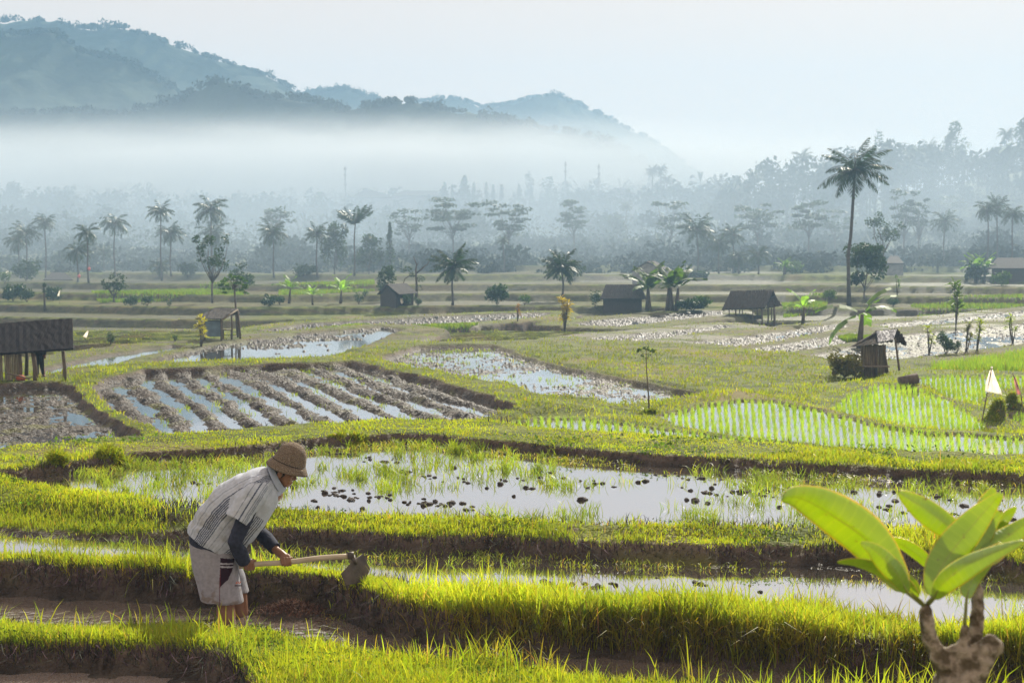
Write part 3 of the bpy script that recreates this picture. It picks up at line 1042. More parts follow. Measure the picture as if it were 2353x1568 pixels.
# crumbs of turned earth over the ploughed and muddy paddies: far too many to count
mr = np.random.default_rng(41)
CV = []
OCT = np.array([(1, 0, 0), (0, 1, 0), (-1, 0, 0), (0, -1, 0), (0, 0, 1.0)])
def crumbs(f, n, s0, s1, keep):
    x = mr.uniform(f['lo'][0], f['hi'][0], n); y = mr.uniform(f['lo'][1], f['hi'][1], n)
    sd = sdist(f['P'], x, y)
    z = ground(x, y)[0]
    k = (sd < -.1) & (z > f['L'] + keep) & (np.abs(x / y) < .44)
    x, y, z = x[k], y[k], z[k]
    s_ = mr.uniform(s0, s1, len(x)) * (y / 35)
    V = OCT[None] * (s_[:, None, None] * mr.uniform(.6, 1.3, (len(x), 5, 3)))
    a = mr.uniform(0, 6.28, len(x))
    c, s2 = np.cos(a)[:, None], np.sin(a)[:, None]
    V = np.stack([V[..., 0] * c - V[..., 1] * s2, V[..., 0] * s2 + V[..., 1] * c, V[..., 2] * .8], 2)
    CV.append(V + np.stack([x, y, z], 1)[:, None])
crumbs(fld['ploughed_paddy'], 26000, .010, .032, .012)
crumbs(fld['left_paddy'], 7000, .012, .036, .0)
crumbs(fld['middle_paddy'], 9000, .018, .045, .0)
crumbs(fld['muddy_paddy'], 10000, .022, .055, .0)
for nm_ in ('wide_glitter', 'strip_one', 'strip_two', 'strip_three', 'puddle_paddy', 'stilt_paddy', 'far_mud'):
    crumbs(fld[nm_], 9000, .02, .05, -.02)
V = np.concatenate(CV)
co = quads_obj('mud_crumbs', V, 5, mat('turned_earth', (.06, .047, .038), .6, spec=.5, scale=3, col2=(.03, .024, .02)), strip=[(0, 1, 4), (1, 2, 4), (2, 3, 4), (3, 0, 4)])
tag(co, 'crumbly turned earth covering the ploughed paddies', 'earth', kind='stuff')

# small broad-leaved weeds creeping over the near banks
lr = np.random.default_rng(61)
x, y = field_pts(90000, 7.4, 17.5, .42, lr)
z, g, w_, d_, b_ = ground(x, y)
k = (w_ < .4) & (fbm(x * 1.9, y * 2.4, 3, 111) > .56)
x, y, z = x[k], y[k], z[k]
n = len(x)
c = np.stack([x, y, z + lr.uniform(.0, .075, n)], 1)
a = lr.normal(size=(n, 3)); a[:, 2] *= .5
a /= np.linalg.norm(a, axis=1)[:, None]
b = np.cross(a, np.array([0, 0, 1.0]) + lr.normal(0, .35, (n, 3))); b /= np.linalg.norm(b, axis=1)[:, None]
s_ = (lr.uniform(.006, .017, n) * y / 10)[:, None]
Q = np.stack([c - a * s_, c - a * s_ * .1 + b * s_ * .6, c + a * s_, c - a * s_ * .1 - b * s_ * .6], 1)
t = lr.uniform(.45, 1.15, (n, 1)) * np.array([[.75, .95, 1.2]])
tag(quads_obj('bank_weeds', Q, 4, mat('weed_leaf', (.085, .12, .014), .9, spec=.04, scale=2, trans=(1.6, 1.7, .7), tint=True), tint=t), 'small broad-leaved weeds creeping over the near banks', 'weeds', kind='stuff')
# ------------------------------------------------------------------ trees
tr = np.random.default_rng(33)

def leaf_cloud(r, centres, rads, n, size, up=.0):
    """n small leaf sprays spread through a set of clumps"""
    ci = r.integers(0, len(centres), n)
    p = r.normal(size=(n, 3))
    p /= np.linalg.norm(p, axis=1)[:, None] + 1e-9
    p *= r.random((n, 1)) ** .4
    c = np.asarray(centres)[ci] + p * np.asarray(rads)[ci]
    a = r.normal(size=(n, 3)); a[:, 2] *= 1 - up
    a /= np.linalg.norm(a, axis=1)[:, None]
    b = np.cross(a, r.normal(size=(n, 3))); b[:, 2] *= 1 - up
    b /= np.linalg.norm(b, axis=1)[:, None] + 1e-9
    s = size * r.uniform(.55, 1.35, (n, 1))
    return np.stack([c - a * s, c - a * s * .1 + b * s * .42, c + a * s, c + a * s * .1 - b * s * .42], 1)

def limb(mb, p, q, r0, r1, r, sag=.08, seg=6):
    p, q = Vector(p), Vector(q)
    n = 4
    off = Vector((r.normal(), r.normal(), r.normal() * .4)) * (q - p).length * sag
    pts = [p.lerp(q, k / n) + off * math.sin(math.pi * k / n) for k in range(n + 1)]
    mb.tube(pts, [r0 + (r1 - r0) * k / n for k in range(n + 1)], seg)

def tree(name, label, cat, base, H, W, kind_='round', r=None, n=900, leaf=.3, trunk_r=None, group=None, bare=.35, tint=(1, 1, 1), lean=0.0):
    """tapered trunk with limbs under a crown of leaf sprays.  H height, W crown width"""
    r = np.random.default_rng(int(abs(base[0] * 131 + base[1] * 17)) + 5)
    base = Vector(base)
    t = thing(name, label, cat, base, group)
    top = base + Vector((lean * H, 0, H))
    wood = MB()
    tr_ = trunk_r or max(.06, H * .016)
    C_, R_ = [], []
    if kind_ == 'round':
        c = base.lerp(top, (1 + bare) / 2)
        ch = H * (1 - bare) / 2
        nb = 11
        for k in range(nb):
            a = k * 2.4
            q = c + Vector((math.cos(a) * W * .32 * r.uniform(.6, 1.1), math.sin(a) * W * .32, ch * r.uniform(-.65, .68)))
            C_.append(q); R_.append(np.array([W * .23, W * .23, ch * .36]) * r.uniform(.7, 1.2))
        C_.append(c + Vector((0, 0, ch * .72))); R_.append(np.array([W * .22, W * .22, ch * .3]))
        sp_ = base.lerp(top, bare * .8)
        limb(wood, base, sp_, tr_, tr_ * .7, r, .03)
        limb(wood, sp_, base.lerp(top, .85), tr_ * .7, tr_ * .2, r, .06)
        for q in C_[:8]:
            limb(wood, base.lerp(top, bare * r.uniform(.75, 1.3)), q, tr_ * .45, tr_ * .1, r)
    elif kind_ == 'sparse':                       # open crown carried on long visible limbs
        nb = 14
        for k in range(nb):
            a = k * 2.4
            f_ = (k + .5) / nb
            q = base + Vector((lean * H + math.cos(a) * W * .5 * math.sqrt(f_), math.sin(a) * W * .42 * math.sqrt(f_), H * (bare + (1 - bare) * r.uniform(.25, .97))))
            C_.append(q); R_.append(np.array([W * .17, W * .17, H * (1 - bare) * .16]) * r.uniform(.7, 1.3))
        sp_ = base.lerp(top, bare * .7)
        limb(wood, base, sp_, tr_, tr_ * .75, r, .03)
        for q in C_:
            limb(wood, base.lerp(top, bare * r.uniform(.68, .8)), q, tr_ * .5, tr_ * .1, r, .1)
    elif kind_ == 'layer':                        # flat spreading storeys of foliage
        bare = max(bare, .42) + r.uniform(0, .1)
        tiers = int(r.integers(3, 6))
        sp_ = base.lerp(top, bare)
        limb(wood, base, sp_, tr_, tr_ * .7, r, .02)
        for k in range(tiers):
            zf = bare + .1 + (1 - bare - .1) * (k + .6) / tiers
            wk = W * .62 * r.uniform(.6, 1.1) * (.62 + .4 * (k + 1) / tiers)
            for j in range(5 if k < tiers - 1 else 4):
                a = j * 1.257 + k * .7 + r.uniform(-.4, .4)
                rr = wk * r.uniform(.35, .9)
                q = base + Vector((lean * H * zf + math.cos(a) * rr, math.sin(a) * rr, H * (zf + r.uniform(-.075, .06))))
                C_.append(q); R_.append(np.array([W * .2, W * .2, H * .036]) * r.uniform(.5, 1.4))
                limb(wood, base.lerp(top, bare * r.uniform(.8, 1.1) if k < 3 else bare * 1.15), q, tr_ * .4, tr_ * .08, r, .07, 5)
    elif kind_ == 'cone':
        limb(wood, base, top, tr_, tr_ * .2, r, .01)
        for k in range(14):
            f_ = k / 13
            q = base.lerp(top, .06 + .92 * f_)
            C_.append(q); R_.append(np.array([W * .5 * (1 - f_) ** .7 + .05 * W, W * .5 * (1 - f_) ** .7 + .05 * W, H * .06]))
    elif kind_ == 'bush':
        for k in range(9):
            a = k * 2.4
            q = base + Vector((math.cos(a) * W * .3 * r.uniform(.5, 1), math.sin(a) * W * .3, H * r.uniform(.3, .72)))
            C_.append(q); R_.append(np.array([W * .24, W * .24, H * .3]) * r.uniform(.7, 1.15))
            limb(wood, base, q, tr_ * .5, tr_ * .15, r, .1, 5)
    wood.build('trunk' if kind_ != 'bush' else 'stem', M['bark'], t, True)
    Q = leaf_cloud(r, [np.array(c) for c in C_], R_, n, leaf, up=.55 if kind_ == 'layer' else 0)
    tt = r.uniform(.65, 1.25, (len(Q), 1)) * np.array([tint])
    quads_obj('crown' if kind_ != 'bush' else 'foliage', Q, 4, M['leaf'], t, tint=tt)
    return t

def palm(label, base, H, cr, nf=22, lean=(0, 0), group=None, droop=1.0, fresh=1.0, upright=0.0, r_=None, trunk_pts=None, leaflets=17, tr_r=None, lw=.029):
    """coconut palm: bent ringed trunk, feathered fronds arching from the top"""
    r = np.random.default_rng(int(abs(base[0] * 97 + base[1] * 31)) + 3)
    base = Vector(base)
    t = thing('palm_tree', label, 'palm', base, group)
    if trunk_pts is None:
        trunk_pts = [base + Vector((lean[0] * H * (k / 8) ** 1.6 + .05 * math.sin(k * .9 + base[0]), lean[1] * H * (k / 8) ** 1.6, H * k / 8)) for k in range(9)]
    top = Vector(trunk_pts[-1])
    r0 = tr_r or max(.10, H * .0125)
    wood = MB()
    wood.tube(trunk_pts, [r0 * (1.45 if k == 0 else 1.05 - .35 * k / (len(trunk_pts) - 1)) for k in range(len(trunk_pts))], 8)
    wood.build('trunk', M['palm_bark'], t, True)
    Q = []
    ribs = MB()
    droop *= r.uniform(.75, 1.5)
    nf = max(9, nf + int(r.integers(-5, 6)))
    blow = r.uniform(0, 6.28)
    for k in range(nf):
        if r.random() < .1 and k > 4:
            continue
        az = k * 2.399 + r.uniform(-.45, .45)
        el = R(78) - R(105) * (k / (nf - 1)) ** .85 + r.uniform(-.12, .12)
        el = el * (1 - upright) + R(68) * upright + .16 * math.cos(az - blow)
        L = cr * r.uniform(.88, 1.12) * (1.0 if el > -.2 else .88)
        d = Vector((math.cos(az), math.sin(az), 0))
        pts, ang, p = [], el, top.copy()
        ns = 9
        for j in range(ns + 1):
            pts.append(p.copy())
            p = p + (d * math.cos(ang) + Vector((0, 0, math.sin(ang)))) * (L / ns)
            ang -= (.085 + .045 * j / ns * 2) * droop * (1 - .5 * upright)
        ribs.tube(pts, [.035 * cr / 3 * (1 - .8 * j / ns) for j in range(ns + 1)], 4, cap=False)
        side = d.cross(Vector((0, 0, 1)))
        nl = leaflets
        for j in range(1, nl + 1):
            f_ = (j / nl) * (ns - .001)
            i = int(f_)
            if i >= ns: i = ns - 1
            c = pts[i].lerp(pts[i + 1], f_ - i)
            tg = (pts[i + 1] - pts[i]).normalized()
            up_ = side.cross(tg).normalized()
            ll = cr * .27 * math.sin(math.pi * (.16 + .80 * j / nl)) ** .7
            if r.random() < .08:
                continue
            for sgn in (-1, 1):
                o = (side * sgn * .72 + tg * .55 - up_ * r.uniform(.15, .75)).normalized() * ll
                o.z -= ll * .18
                wv = tg * (cr * lw)
                mid = c + o * .5 + Vector((0, 0, .03 * ll))
                Q.append((c - wv * .6, mid - wv, c + o, mid + wv))
    ribs.build('frond_ribs', M['palm_bark'], t, True)
    Q = np.array([[tuple(v) for v in q] for q in Q])
    tt = np.repeat(r.uniform(.75, 1.25, (len(Q), 1)), 3, 1) * fresh
    quads_obj('crown', Q, 4, M['palm'], t, tint=tt)
    return t

def banana(label, base, H, n=7, r=None, group=None, spread=1.0, tint=1.0, stems=1, dirs=None):
    r = np.random.default_rng(int(abs(base[0] * 57 + base[1] * 13)) + 9)
    base = Vector(base)
    t = thing('banana_plant', label, 'banana plant', base, group)
    st = MB()
    Q = []
    for s_ in range(stems):
        b0 = base + Vector((r.uniform(-.5, .5), r.uniform(-.4, .4), 0)) * (H * .35 if stems > 1 else 0)
        hs = H * r.uniform(.38, .52)
        top = b0 + Vector((r.uniform(-.05, .05) * H, 0, hs))
        st.tube([b0, b0.lerp(top, .5), top], [H * .05, H * .04, H * .025], 7)
        for k in range(n):
            az = k * 2.4 + r.uniform(-.3, .3)
            el = R(86) - R(58) * k / max(1, n - 1)
            if dirs and k < len(dirs):
                az, el = dirs[k]
            L = H * r.uniform(.56, .74)
            d = Vector((math.cos(az), math.sin(az), 0))
            side = d.cross(Vector((0, 0, 1)))
            pts, ang, p = [], el, top.copy()
            for j in range(9):
                pts.append(p.copy())
                p = p + (d * math.cos(ang) + Vector((0, 0, math.sin(ang)))) * (L / 8)
                ang -= .17 * spread
            wd = H * .095
            for j in range(1, 8):
                if r.random() < .1: continue
                f0 = math.sin(math.pi * min(1, (j - .5) / 7.2)) ** .5 * wd
                f1 = math.sin(math.pi * min(1, (j + .45) / 7.6)) ** .5 * wd if j < 7 else .01
                for sg in (-1, 1):
                    dz = Vector((0, 0, -.35 * wd * r.uniform(.3, 1.4)))
                    Q.append((pts[j], pts[j] + side * sg * f0 + dz, pts[j + 1] + side * sg * f1 + dz, pts[j + 1]))
    st.build('stem', M['bark'], t, True)
    Q = np.array([[tuple(v) for v in q] for q in Q])
    quads_obj('leaves', Q, 4, M['banana'], t, tint=np.repeat(r.uniform(.7, 1.3, (len(Q), 1)), 3, 1) * tint)
    return t

def px(Y):                                   # print pixels per metre at distance Y
    return F / Y

def base_at(u, v=None, Y=None):
    return foot(u, v) if Y is None else Vector(((u - 1176) / F * Y, Y, gz((u - 1176) / F * Y, Y)))

def height_to(base, v):                      # height that reaches print row v
    return at_depth(1176, v, base.y).z - base.z

# -- palms: crown centre (u, v), foot (u, v) or distance, crown radius on the print
PALMS = [
 (43, 552, 47, 640, None, 36, 'lower leaning palm of the pair at the left edge, crown tangled with its taller twin'),
 (62, 534, 63, 642, None, 37, 'taller palm of the overlapping pair at the far left edge'),
 (107, 510, 106, 640, None, 27, 'slim palm with a clean straight trunk right of the overlapping pair'),
 (179, 576, 179, 648, None, 34, 'short palm with low drooping crown in the group of three by the pink balls'),
 (202, 534, 203, 650, None, 34, 'medium palm leaning over the short palm by the pink balls'),
 (240, 580, 240, 640, 190, 26, 'small hazy palm half hidden behind the tall narrow palm'),
 (266, 514, 263, 640, None, 38, 'tall palm with ragged upswept fronds and a double looking trunk'),
 (371, 486, 371, 645, None, 33, 'tall dense-headed palm with straight trunk rising over the lone low palm'),
 (394, 536, 392, 639, None, 34, 'palm with wide drooping fronds just right of the dense-headed palm'),
 (365, 612, 366, 641, None, 27, 'low palm without visible trunk at the foot of the dense-headed palm'),
 (486, 482, 488, 636, 172, 47, 'broad-crowned tall palm standing above the open leafy tree'),
 (490, 538, 489, 636, 178, 42, 'lower palm tucked under the broad-crowned tall palm'),
 (628, 534, 629, 641, None, 38, 'lone slim palm in front of the flat-topped hazy tree'),
 (728, 536, 728, 639, None, 33, 'palm standing against a dark bushy clump left of the plume palm'),
 (1041, 612, 1039, 705, None, 52, 'stout short palm beside the gabled timber hut'),
 (1156, 552, 1158, 615, 186, 16, 'thin small palm under the right flat-topped tree'),
 (1291, 612, 1293, 682, None, 49, 'stout short palm behind the yellow-leaved shrub column'),
 (1600, 528, 1603, 622, 180, 46, 'big full palm with a shaggy skirt behind the banana clump'),
 (1649, 560, 1650, 622, 182, 32, 'hazy low palm between two taller palms right of the banana clump'),
 (1682, 538, 1684, 622, 184, 34, 'hazy palm with upswept fronds above the terraces right of centre'),
 (1695, 590, 1697, 628, 178, 26, 'little glinting palm at the treeline foot right of the full palm'),
 (1741, 586, 1742, 630, 178, 30, 'little glinting palm near the far banana row'),
 (1437, 474, 1437, 560, 262, 16, 'faint palm in thick haze left of the leaning layered tree'),
 (1496, 392, 1497, 452, 330, 20, 'left of the two faint palms side by side on the hazy skyline'),
 (1516, 390, 1516, 452, 330, 19, 'right of the two faint palms side by side on the hazy skyline'),
 (1530, 412, 1530, 455, 325, 17, 'lower faint palm just right of the skyline pair'),
 (2166, 508, 2166, 600, 190, 33, 'slender hazy palm between the tall pagoda-shaped trees and the palm thicket'),
 (2264, 482, 2268, 600, 178, 34, 'left palm of the dark thicket at the right edge'),
 (2286, 474, 2288, 600, 180, 34, 'tallest palm of the dark thicket at the right edge'),
 (2322, 492, 2322, 600, 176, 33, 'right palm of the dark thicket at the right edge'),
 (2303, 308, 2304, 380, 290, 25, 'faint palm high on the right ridge beside the edge tree'),
 (2128, 338, 2128, 400, 292, 22, 'faint palm on the ridge left of the big ridge tree'),
 (1838, 362, 1842, 430, 285, 28, 'faint leaning palm on the ridge left of the giant palm'),
]
for cu, cv, bu, bv, Y, rad, lab in PALMS:
    b_ = base_at(bu, bv, Y)
    H = height_to(b_, cv)
    dx = ((cu - bu) / F * b_.y) / max(H, 1)
    near_ = b_.y < 150
    palm(lab, b_, H, rad / px(b_.y) * 1.12, nf=28 if near_ else 26, lean=(dx, 0), droop=1.0 if near_ else 1.1, leaflets=18 if near_ else 14, group='coconut palms of the valley')
# the giant palm
b_ = foot(1950, 703)
tp = [at_depth(u, v, b_.y) for u, v in ((1950, 703), (1949, 640), (1948, 587), (1954, 543), (1957, 500), (1960, 450), (1963, 405), (1964, 392))]
palm('giant palm with tall bent trunk towering over the bushy tree', b_, 13, 80 / px(b_.y) * 1.1, nf=25, trunk_pts=tp, leaflets=28, tr_r=.17, lw=.016, group='coconut palms of the valley')
# palm stripped to an upright plume
b_ = base_at(814, 636)
palm('tattered palm with few upright fronds like a plume', b_, height_to(b_, 515), 55 / px(b_.y), nf=11, lean=(.02, 0), upright=.75, group='coconut palms of the valley')

# -- other trees: kind, crown top row, foot, distance, crown width on the print
TREES = [
 ('broadleaf_tree', 'sparse', 488, 545, 696, None, 78, .42, 750, .17, 'open leafy tree on a long forked trunk above the tarpaulin shed', 'tree'),
 ('broadleaf_tree', 'sparse', 262, 632, 694, None, 50, .25, 420, .15, 'small open tree in the hedge, with leaves on bare upright stems', 'tree'),
 ('broadleaf_tree', 'round', 557, 603, 650, 150, 68, .2, 700, .16, 'low wide shrubby tree above the papaya crown', 'tree'),
 ('broadleaf_tree', 'round', 1985, 558, 690, None, 100, .16, 2600, .2, 'big bushy tree with rounded crown behind the giant palm trunk', 'tree'),
 ('broadleaf_tree', 'sparse', 2028, 492, 600, 172, 78, .5, 700, .2, 'tall thin tree with open flat crown and forked pale trunk', 'tree'),
 ('broadleaf_tree', 'round', 886, 610, 662, 142, 44, .2, 600, .17, 'round dark tree just left of the dead tree', 'tree'),
 ('broadleaf_tree', 'round', 768, 508, 640, 178, 66, .1, 1300, .25, 'tall dark bushy tree between the two palms left of centre', 'tree'),
 ('broadleaf_tree', 'round', 848, 538, 636, 180, 74, .1, 1000, .25, 'broad dark tree right of the plume palm', 'tree'),
 ('broadleaf_tree', 'cone', 896, 514, 636, 182, 26, .1, 500, .25, 'narrow dark spire tree rising from the broad dark tree', 'tree'),
 ('umbrella_tree', 'layer', 636, 480, 600, 196, 84, .62, 700, .25, 'thin flat-topped tree behind the lone slim palm', 'tree'),
 ('umbrella_tree', 'layer', 1040, 460, 640, 205, 136, .3, 2400, .26, 'widest flat-topped tree of stacked layers at centre', 'tree'),
 ('umbrella_tree', 'layer', 940, 480, 640, 208, 74, .3, 900, .26, 'lower flat-topped tree left of the widest flat-topped one', 'tree'),
 ('umbrella_tree', 'layer', 1168, 468, 640, 204, 106, .38, 1500, .26, 'flat-topped tree with visible fan of limbs right of the widest one', 'tree'),
 ('umbrella_tree', 'layer', 1318, 462, 640, 212, 84, .2, 1500, .26, 'hazy layered tree of many storeys behind the short palm', 'tree'),
 ('umbrella_tree', 'layer', 1534, 468, 640, 212, 92, .3, 1300, .26, 'layered tree leaning to the right, left of the big full palm', 'tree'),
 ('umbrella_tree', 'layer', 1739, 474, 640, 212, 106, .25, 1600, .26, 'dense layered tree with two trunks behind the little glinting palms', 'tree'),
 ('umbrella_tree', 'layer', 1856, 462, 640, 210, 92, .2, 1600, .26, 'many-storeyed layered tree left of the giant palm trunk', 'tree'),
 ('umbrella_tree', 'layer', 1916, 484, 640, 222, 80, .25, 900, .26, 'faint layered tree half hidden by the giant palm trunk', 'tree'),
 ('umbrella_tree', 'layer', 2074, 440, 630, 205, 66, .3, 1000, .25, 'tall pagoda-shaped tree of stacked tiers right of the giant palm', 'tree'),
 ('umbrella_tree', 'layer', 2108, 458, 630, 202, 54, .35, 800, .25, 'second tall tiered tree touching the pagoda-shaped one', 'tree'),
 ('umbrella_tree', 'layer', 2160, 455, 630, 245, 120, .5, 900, .28, 'ghostly wide flat-topped tree behind the tiered trees', 'tree'),
 ('ridge_tree', 'round', 2186, 276, 372, 290, 66, .3, 1100, .4, 'big dark spreading tree standing up from the right ridge', 'tree'),
 ('ridge_tree', 'round', 2342, 264, 350, 285, 44, .3, 700, .4, 'knobbly tall tree cut by the right edge on the ridge', 'tree'),
 ('ridge_tree', 'round', 2008, 296, 380, 300, 30, .3, 400, .35, 'thin tufted tree on the ridge right of the giant palm crown', 'tree'),
 ('lone_tree', 'round', 1215, 390, 450, 350, 24, .55, 260, .35, 'small faint tree on a bare thin trunk above the cypress row', 'tree'),
 ('round_tree', 'round', 1263, 401, 452, 340, 42, .15, 600, .4, 'faint dome-shaped tree right of the cypress row', 'tree'),
 ('round_tree', 'round', 33, 416, 500, 330, 58, .1, 900, .45, 'faint dome-shaped tree at the far left of the misty woods', 'tree'),
 ('round_tree', 'round', 735, 442, 520, 300, 40, .1, 700, .4, 'faint rounded tree left of the temple roofs', 'tree'),
 ('round_tree', 'round', 1415, 494, 560, 250, 52, .1, 900, .35, 'hazy round tree between the layered trees right of centre', 'tree'),
]
for nm, kd, u, vt, bv, Y, wpx, bare, n, lf, lab, cat in TREES:
    b_ = base_at(u, bv, Y)
    lean = .0
    tree(nm, lab, cat, b_, height_to(b_, vt), wpx / px(b_.y), kd, n=n, leaf=lf, bare=bare, lean=.1 if 'leaning' in lab else 0,
         trunk_r=.11 if kd == 'sparse' else None, group='trees of the valley')
# cypress row by the temple
for i, (u, vt, wd) in enumerate([(1022, 421, 20), (1039, 427, 9), (1061, 418, 13), (1068, 405, 34), (1089, 421, 11), (1117, 419, 9), (1133, 425, 9), (1152, 425, 10), (1192, 425, 11), (1221, 432, 9), (1257, 434, 9), (1276, 434, 11)]):
    b_ = base_at(u, None, 345 + (i % 3) * 3)
    b_.z = at_depth(u, 462, b_.y).z
    if i == 3:
        tree('conifer_tree', 'broad faint conifer rising above the cypress row', 'tree', b_, height_to(b_, vt), wd / px(b_.y), 'cone', n=420, leaf=.5)
    elif i == 0:
        tree('cypress_tree', 'thickest cypress at the left end of the misty row', 'tree', b_, height_to(b_, vt), wd / px(b_.y), 'cone', n=300, leaf=.45)
    else:
        tree('cypress_tree', 'slim faint cypress standing in the misty row by the temple roofs', 'tree', b_, height_to(b_, vt), wd / px(b_.y), 'cone', n=170, leaf=.42, group='slim cypresses in the row')
# dead tree by the hut
b_ = foot(956, 690)
t = thing('dead_tree', 'bare dead tree with crooked forked limbs behind the gabled timber hut', 'tree', b_)
mb = MB()
k_ = lambda u, v: at_depth(u, v, b_.y)
for pts, r0, r1 in (([(956, 690), (957, 660), (955, 620), (957, 607), (950, 590)], .15, .035), ([(956, 628), (970, 616), (984, 604), (987, 596)], .09, .025), ([(956, 634), (942, 632), (930, 640), (926, 652)], .08, .03), ([(956, 612), (962, 602)], .04, .02)):
    mb.tube([k_(*p) for p in pts], np.linspace(r0, r1, len(pts)).tolist(), 7)
mb.build('trunk', M['bark'], t, True)
C_ = [k_(928, 622), k_(938, 616), k_(946, 630), k_(966, 640), k_(962, 660)]
quads_obj('crown', leaf_cloud(tr, [np.array(c) for c in C_], [np.array((.45, .4, .35))] * 5, 170, .13), 4, M['leaf'], t, tint=tr.uniform(.7, 1.2, (170, 1)) * np.ones((1, 3)))

# -- the woods behind: one continuous mass of hazy crowns
wr = np.random.default_rng(5)
wq, wt = [], []
def wood_layer(n, Y0, Y1, u0, u1, top, hvar, wid, size, q):
    for k in range(n):
        u = wr.uniform(u0, u1); Y = wr.uniform(Y0, Y1)
        x = (u - 1176) / F * Y
        z0 = gz(x, Y)
        vt = np.interp(u, [p[0] for p in top], [p[1] for p in top]) + abs(wr.normal(0, hvar))
        zt = at_depth(u, vt, Y).z
        H = max(2.0, zt - z0)
        W = wid * wr.uniform(.6, 1.3)
        form = wr.random()
        tin = wr.uniform(.75, 1.15)
        if form < .2:          # feathery palm heads
            c = np.array([x, Y, zt - W * .5])
            m_ = 15
            az = wr.uniform(0, 6.28, m_); el = wr.uniform(-.5, 1.3, m_)
            L = W * .8
            e1 = np.stack([np.cos(az) * np.cos(el), np.sin(az) * np.cos(el), np.sin(el)], 1) * L * .6
            e2 = e1 * 1.5 + np.array([0, 0, -L * .35])
            sd_ = np.stack([-np.sin(az), np.cos(az), np.zeros(m_) + .4], 1) * L * .09
            wq.append(np.stack([c + 0 * e1, c + e1 + sd_, c + e2, c + e1 - sd_], 1))
            tw = np.array([[.12, 0, 0]])
            wq.append(np.array([[(x - .13, Y, z0), (x + .13, Y, z0), (x + .1, Y, zt - W * .5), (x - .1, Y, zt - W * .5)]]))
            wt.append(np.full((m_ + 1, 3), tin))
        else:
            lobes = 5
            for j in range(lobes):
                c = np.array([x + wr.uniform(-.4, .4) * W, Y + wr.uniform(-.4, .4) * W, zt - H * wr.uniform(.12, .6)])
                m_ = q // lobes
                fl = .35 if form > .75 else .7
                wq.append(crown_quads(wr, c, np.array([W * .38, W * .38, min(H * .3, W * fl * .6)]), m_, size))
                wt.append(np.full((m_, 3), tin * wr.uniform(.9, 1.1)))
            wq.append(np.array([[(x - .15, Y, z0), (x + .15, Y, z0), (x + .12, Y, zt - H * .3), (x - .12, Y, zt - H * .3)]]))
            wt.append(np.full((1, 3), tin))
# top profile of each depth layer, measured on the print
wood_layer(230, 184, 205, -150, 2500, [(-150,590),(200,600),(600,598),(800,580),(1000,572),(1200,590),(1400,596),(1700,580),(2000,590),(2200,560),(2500,545)], 24, 3.4, .34, 120)
wood_layer(170, 200, 222, -150, 2500, [(-150,600),(400,604),(800,596),(1200,600),(1700,590),(2200,580),(2500,560)], 10, 4.2, .4, 100)
wood_layer(150, 218, 250, -200, 2550, [(-200,525),(100,520),(300,545),(420,535),(600,560),(800,540),(1000,545),(1400,535),(1700,520),(2000,520),(2300,480),(2550,460)], 16, 5, .45, 120)
wood_layer(120, 255, 300, -250, 2600, [(-250,470),(0,462),(130,475),(220,465),(330,480),(600,490),(800,475),(950,470),(1200,480),(1500,480),(1700,440),(1900,420),(2100,420),(2600,380)], 14, 6, .55, 120)
wood_layer(150, 310, 345, -300, 1700, [(-300,430),(0,428),(60,432),(200,440),(420,438),(560,440),(700,455),(850,455),(1200,450),(1400,420),(1700,410)], 11, 6, .6, 110)
wood_layer(130, 352, 385, -350, 1750, [(-350,420),(0,428),(180,418),(330,408),(480,432),(560,440),(640,432),(750,430),(830,425),(1000,430),(1250,415),(1330,400),(1420,402),(1550,394),(1640,388),(1750,395)], 7, 6, .6, 90)
wood_layer(130, 268, 300, 1650, 2650, [(1650,420),(1700,395),(1760,368),(1800,350),(1850,345),(1900,352),(1960,335),(2020,318),(2060,322),(2120,326),(2160,330),(2220,345),(2280,335),(2352,300),(2650,270)], 9, 6, .55, 130)
def scrub(n, Y0, Y1, h0, h1):
    for k in range(n):
        Y = wr.uniform(Y0, Y1); x = wr.uniform(-.43, .43) * Y
        h = wr.uniform(h0, h1); W = h * wr.uniform(.7, 1.6)
        c = np.array([x, Y, gz(x, Y) + h * .45])
        wq.append(crown_quads(wr, c, np.array([W, W * .8, h * .6]), 55, .3))
        wt.append(np.full((55, 3), wr.uniform(.7, 1.3)))
scrub(420, 190, 235, .8, 2.6)
scrub(420, 225, 300, 1.5, 5.5)
wood_layer(120, 190, 230, -150, 2500, [(-150,580),(250,560),(480,575),(700,540),(830,545),(1000,560),(1300,570),(1450,560),(1600,545),(1900,560),(2100,545),(2250,520),(2500,500)], 22, 5.0, .36, 170)
Q = np.concatenate(wq); tt = np.concatenate(wt)
tag(quads_obj('hazy_woods', Q, 4, M['wood_far'], tint=tt), 'hazy woodland filling the valley behind the palms', 'woods', kind='stuff')
